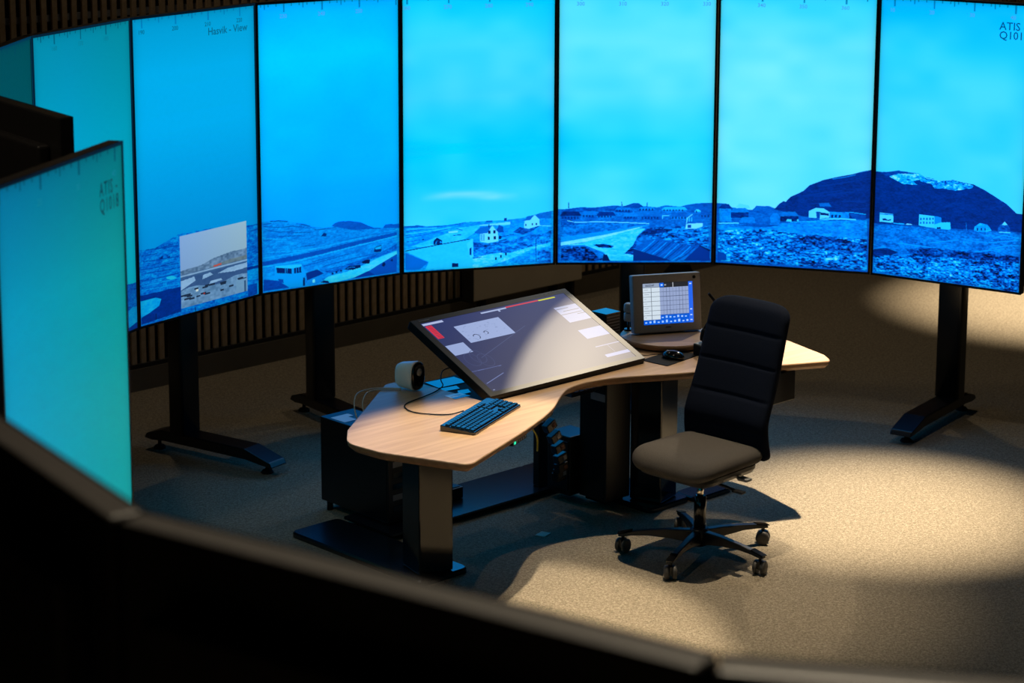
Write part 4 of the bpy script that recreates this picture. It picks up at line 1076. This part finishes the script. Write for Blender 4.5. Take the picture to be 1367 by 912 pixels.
# backrest: lofted cushion with four stitched seams
def back_ring(t):
    z = 0.415+0.645*t
    xb = -0.215+0.03*math.exp(-((t-0.22)/0.2)**2)-0.135*max(0, t-0.25)**1.15/0.72
    hw = 0.222-0.020*t
    if t > 0.90: hw -= 0.085*(1-math.sqrt(max(0, 1-((t-0.90)/0.10)**2)))
    if t < 0.05: hw -= 0.05*(1-math.sqrt(max(0, 1-((0.05-t)/0.05)**2)))
    th = 0.036*(1-0.85*max(0, (t-0.95)/0.05)**2)*(1-0.6*max(0, (0.03-t)/0.03)**2)
    g = sum(math.exp(-((t-q)/0.0065)**2) for q in (0.195, 0.395, 0.60, 0.805))*0.010
    puff = 0.004*abs(math.sin(math.pi*(t-0.0)/0.2025))
    r = []
    for k in range(36):
        a = 2*math.pi*k/36; c, s = math.cos(a), math.sin(a)
        y = hw*math.copysign(abs(c)**0.45, c); x = th*math.copysign(abs(s)**0.55, s)
        curve = 0.025*(y/0.22)**2
        if s > 0: x += (puff-g)*min(1, s*2)*(1-(abs(y)/0.23)**6)
        r.append((xb+x+curve, y, z))
    return r
MB().loft([back_ring(i/90) for i in range(91)]).build('backrest', M['fabric'], ch)
MB().box(-0.30, -0.257, -0.035, 0.035, 0.36, 0.66).build('back_support', M['nylon'], ch, 0.008)
MB().box(-0.29, -0.02, -0.035, 0.035, 0.345, 0.372).build('back_arm', M['nylon'], ch, 0.006)
MB().loft([[(x, y, z) for x, y in round_poly([(-0.14*s, -0.10*s), (0.15*s, -0.09*s), (0.15*s, 0.09*s), (-0.14*s, 0.10*s)], 0.03, 4)] for z, s in ((0.318, 0.35), (0.340, 0.75), (0.373, 1.0), (0.391, 1.0))], smooth=False).build('tilt_mechanism', M['nylon'], ch, 0.003)
kn = MB().tube([(0.10, -0.10, 0.375), (0.10, -0.17, 0.375)], 0.008, 10).build('tension_shaft', M['chrome'], ch)
MB().tube([(0.10, -0.171, 0.375), (0.10, -0.175, 0.375), (0.10, -0.205, 0.375), (0.10, -0.210, 0.375)], [0.020, 0.026, 0.026, 0.020], 16).build('tension_knob', M['nylon'], ch)
lv = MB().tube([(0.06, 0.09, 0.365), (0.06, 0.16, 0.362), (0.05, 0.22, 0.352)], 0.006, 10).build('height_lever', M['nylon'], ch)
MB().box(0.035, 0.065, 0.215, 0.27, 0.345, 0.355).build('lever_paddle', M['nylon'], lv, 0.003)
lv2 = MB().tube([(-0.03, 0.09, 0.378), (-0.03, 0.19, 0.378)], 0.006, 10).build('seat_lever', M['nylon'], ch)
MB().box(-0.05, -0.01, 0.185, 0.235, 0.372, 0.384).build('lever_paddle', M['grey'], lv2, 0.003)
MB().cyl((0, 0), 0.014, 0.255, 0.32, 20).build('gas_piston', M['chrome'], ch)
MB().lathe((0, 0), [(0.026, 0.11), (0.026, 0.262), (0.018, 0.268)], 20).build('gas_sleeve', M['gloss'], ch)
MB().lathe((0, 0), [(0.022, 0.045), (0.036, 0.052), (0.040, 0.12), (0.030, 0.128)], 20).build('hub', M['nylon'], ch)
CA = math.radians(-133.8)
for i in range(5):
    a = math.radians(-116+72*i)-CA
    ca, sa = math.cos(a), math.sin(a)
    def R3(x, y, z): return (x*ca-y*sa, x*sa+y*ca, z)
    secs = [(0.030, 0.022, 0.060, 0.118), (0.12, 0.019, 0.075, 0.115), (0.22, 0.016, 0.082, 0.106), (0.290, 0.016, 0.078, 0.097), (0.312, 0.016, 0.074, 0.090), (0.345, 0.014, 0.072, 0.082)]
    arm = MB().loft([[R3(x, -h, z0), R3(x, h, z0), R3(x, h*0.8, z1), R3(x, -h*0.8, z1)] for x, h, z0, z1 in secs], smooth=False).build('base_arm', M['nylon'], ch, 0.004)
    MB().loft([[R3(x, -h, z), R3(x, h, z), R3(x, h*0.8, z+0.004), R3(x, -h*0.8, z+0.004)] for x, h, z in ((0.285, 0.017, 0.0965), (0.315, 0.018, 0.090), (0.348, 0.016, 0.083))], smooth=False).build('arm_cap', M['gloss'], arm)
    cs = bpy.data.objects.new('caster', None); 
    # caster as one mesh part with its two wheels as sub-parts
    ra = a+(0.5, 1.9, -0.7, 2.8, 1.1)[i]; cr, sr = math.cos(ra), math.sin(ra); px, py = R3(0.325, 0, 0)[:2]
    bpy.data.objects.remove(cs)
    fork = MB().tube([(px, py, 0.058), (px, py, 0.076)], 0.007, 10)
    fork.loft([[(px+x*cr-y*sr, py+x*sr+y*cr, z) for x, y in ((-0.020, -0.006), (0.022, -0.006), (0.022, 0.006), (-0.020, 0.006))] for z in (0.026, 0.060)], smooth=False)
    fork = fork.build('caster', M['nylon'], ch)
    for sgn in (-1, 1):
        ring = lambda y, r: [(px+(r*math.cos(2*math.pi*k/24))*cr-y*sr, py+(r*math.cos(2*math.pi*k/24))*sr+y*cr, 0.0305+r*math.sin(2*math.pi*k/24)) for k in range(24)]
        MB().loft([ring(sgn*0.0075, 0.027), ring(sgn*0.009, 0.030), ring(sgn*0.022, 0.030), ring(sgn*0.026, 0.025), ring(sgn*0.0265, 0.010)]).build('wheel', M['wheel'], fork)

# ================================================================ on the floor
tag(MB().box(-0.030, 0.030, -0.024, 0.024, 0.0, 0.003).build('floor_tag', M['tag'], None, 0.001, loc=W(0.003, 0.165, 0.0005), rot=(0, 0, DA+0.3)), 'small beige tag lying on the carpet in front of the desk', 'tag')
hp = thing('equipment_bag', 'black draped bag on the floor far behind the village display', 'bag', (1.07, 14.2, 0), 0.2)
bagr = []
for z, sx, sy, ox in ((0.0, 0.12, 0.09, 0.0), (0.05, 0.115, 0.088, 0.0), (0.11, 0.09, 0.07, 0.01), (0.17, 0.055, 0.05, 0.02), (0.20, 0.025, 0.03, 0.02)):
    bagr.append([(ox+sx*math.cos(2*math.pi*k/22)*(1+0.10*math.sin(5*k+z*20)), sy*math.sin(2*math.pi*k/22)*(1+0.08*math.cos(3*k+z*9)), z) for k in range(22)])
MB().loft(bagr).build('bag_body', M['rubber'], hp)
MB().tube(smooth_path([(-0.02, 0.0, 0.185), (0.0, 0.0, 0.225), (0.04, 0.0, 0.225), (0.06, 0.0, 0.165)], 5), 0.008, 8).build('handle', M['rubber'], hp)
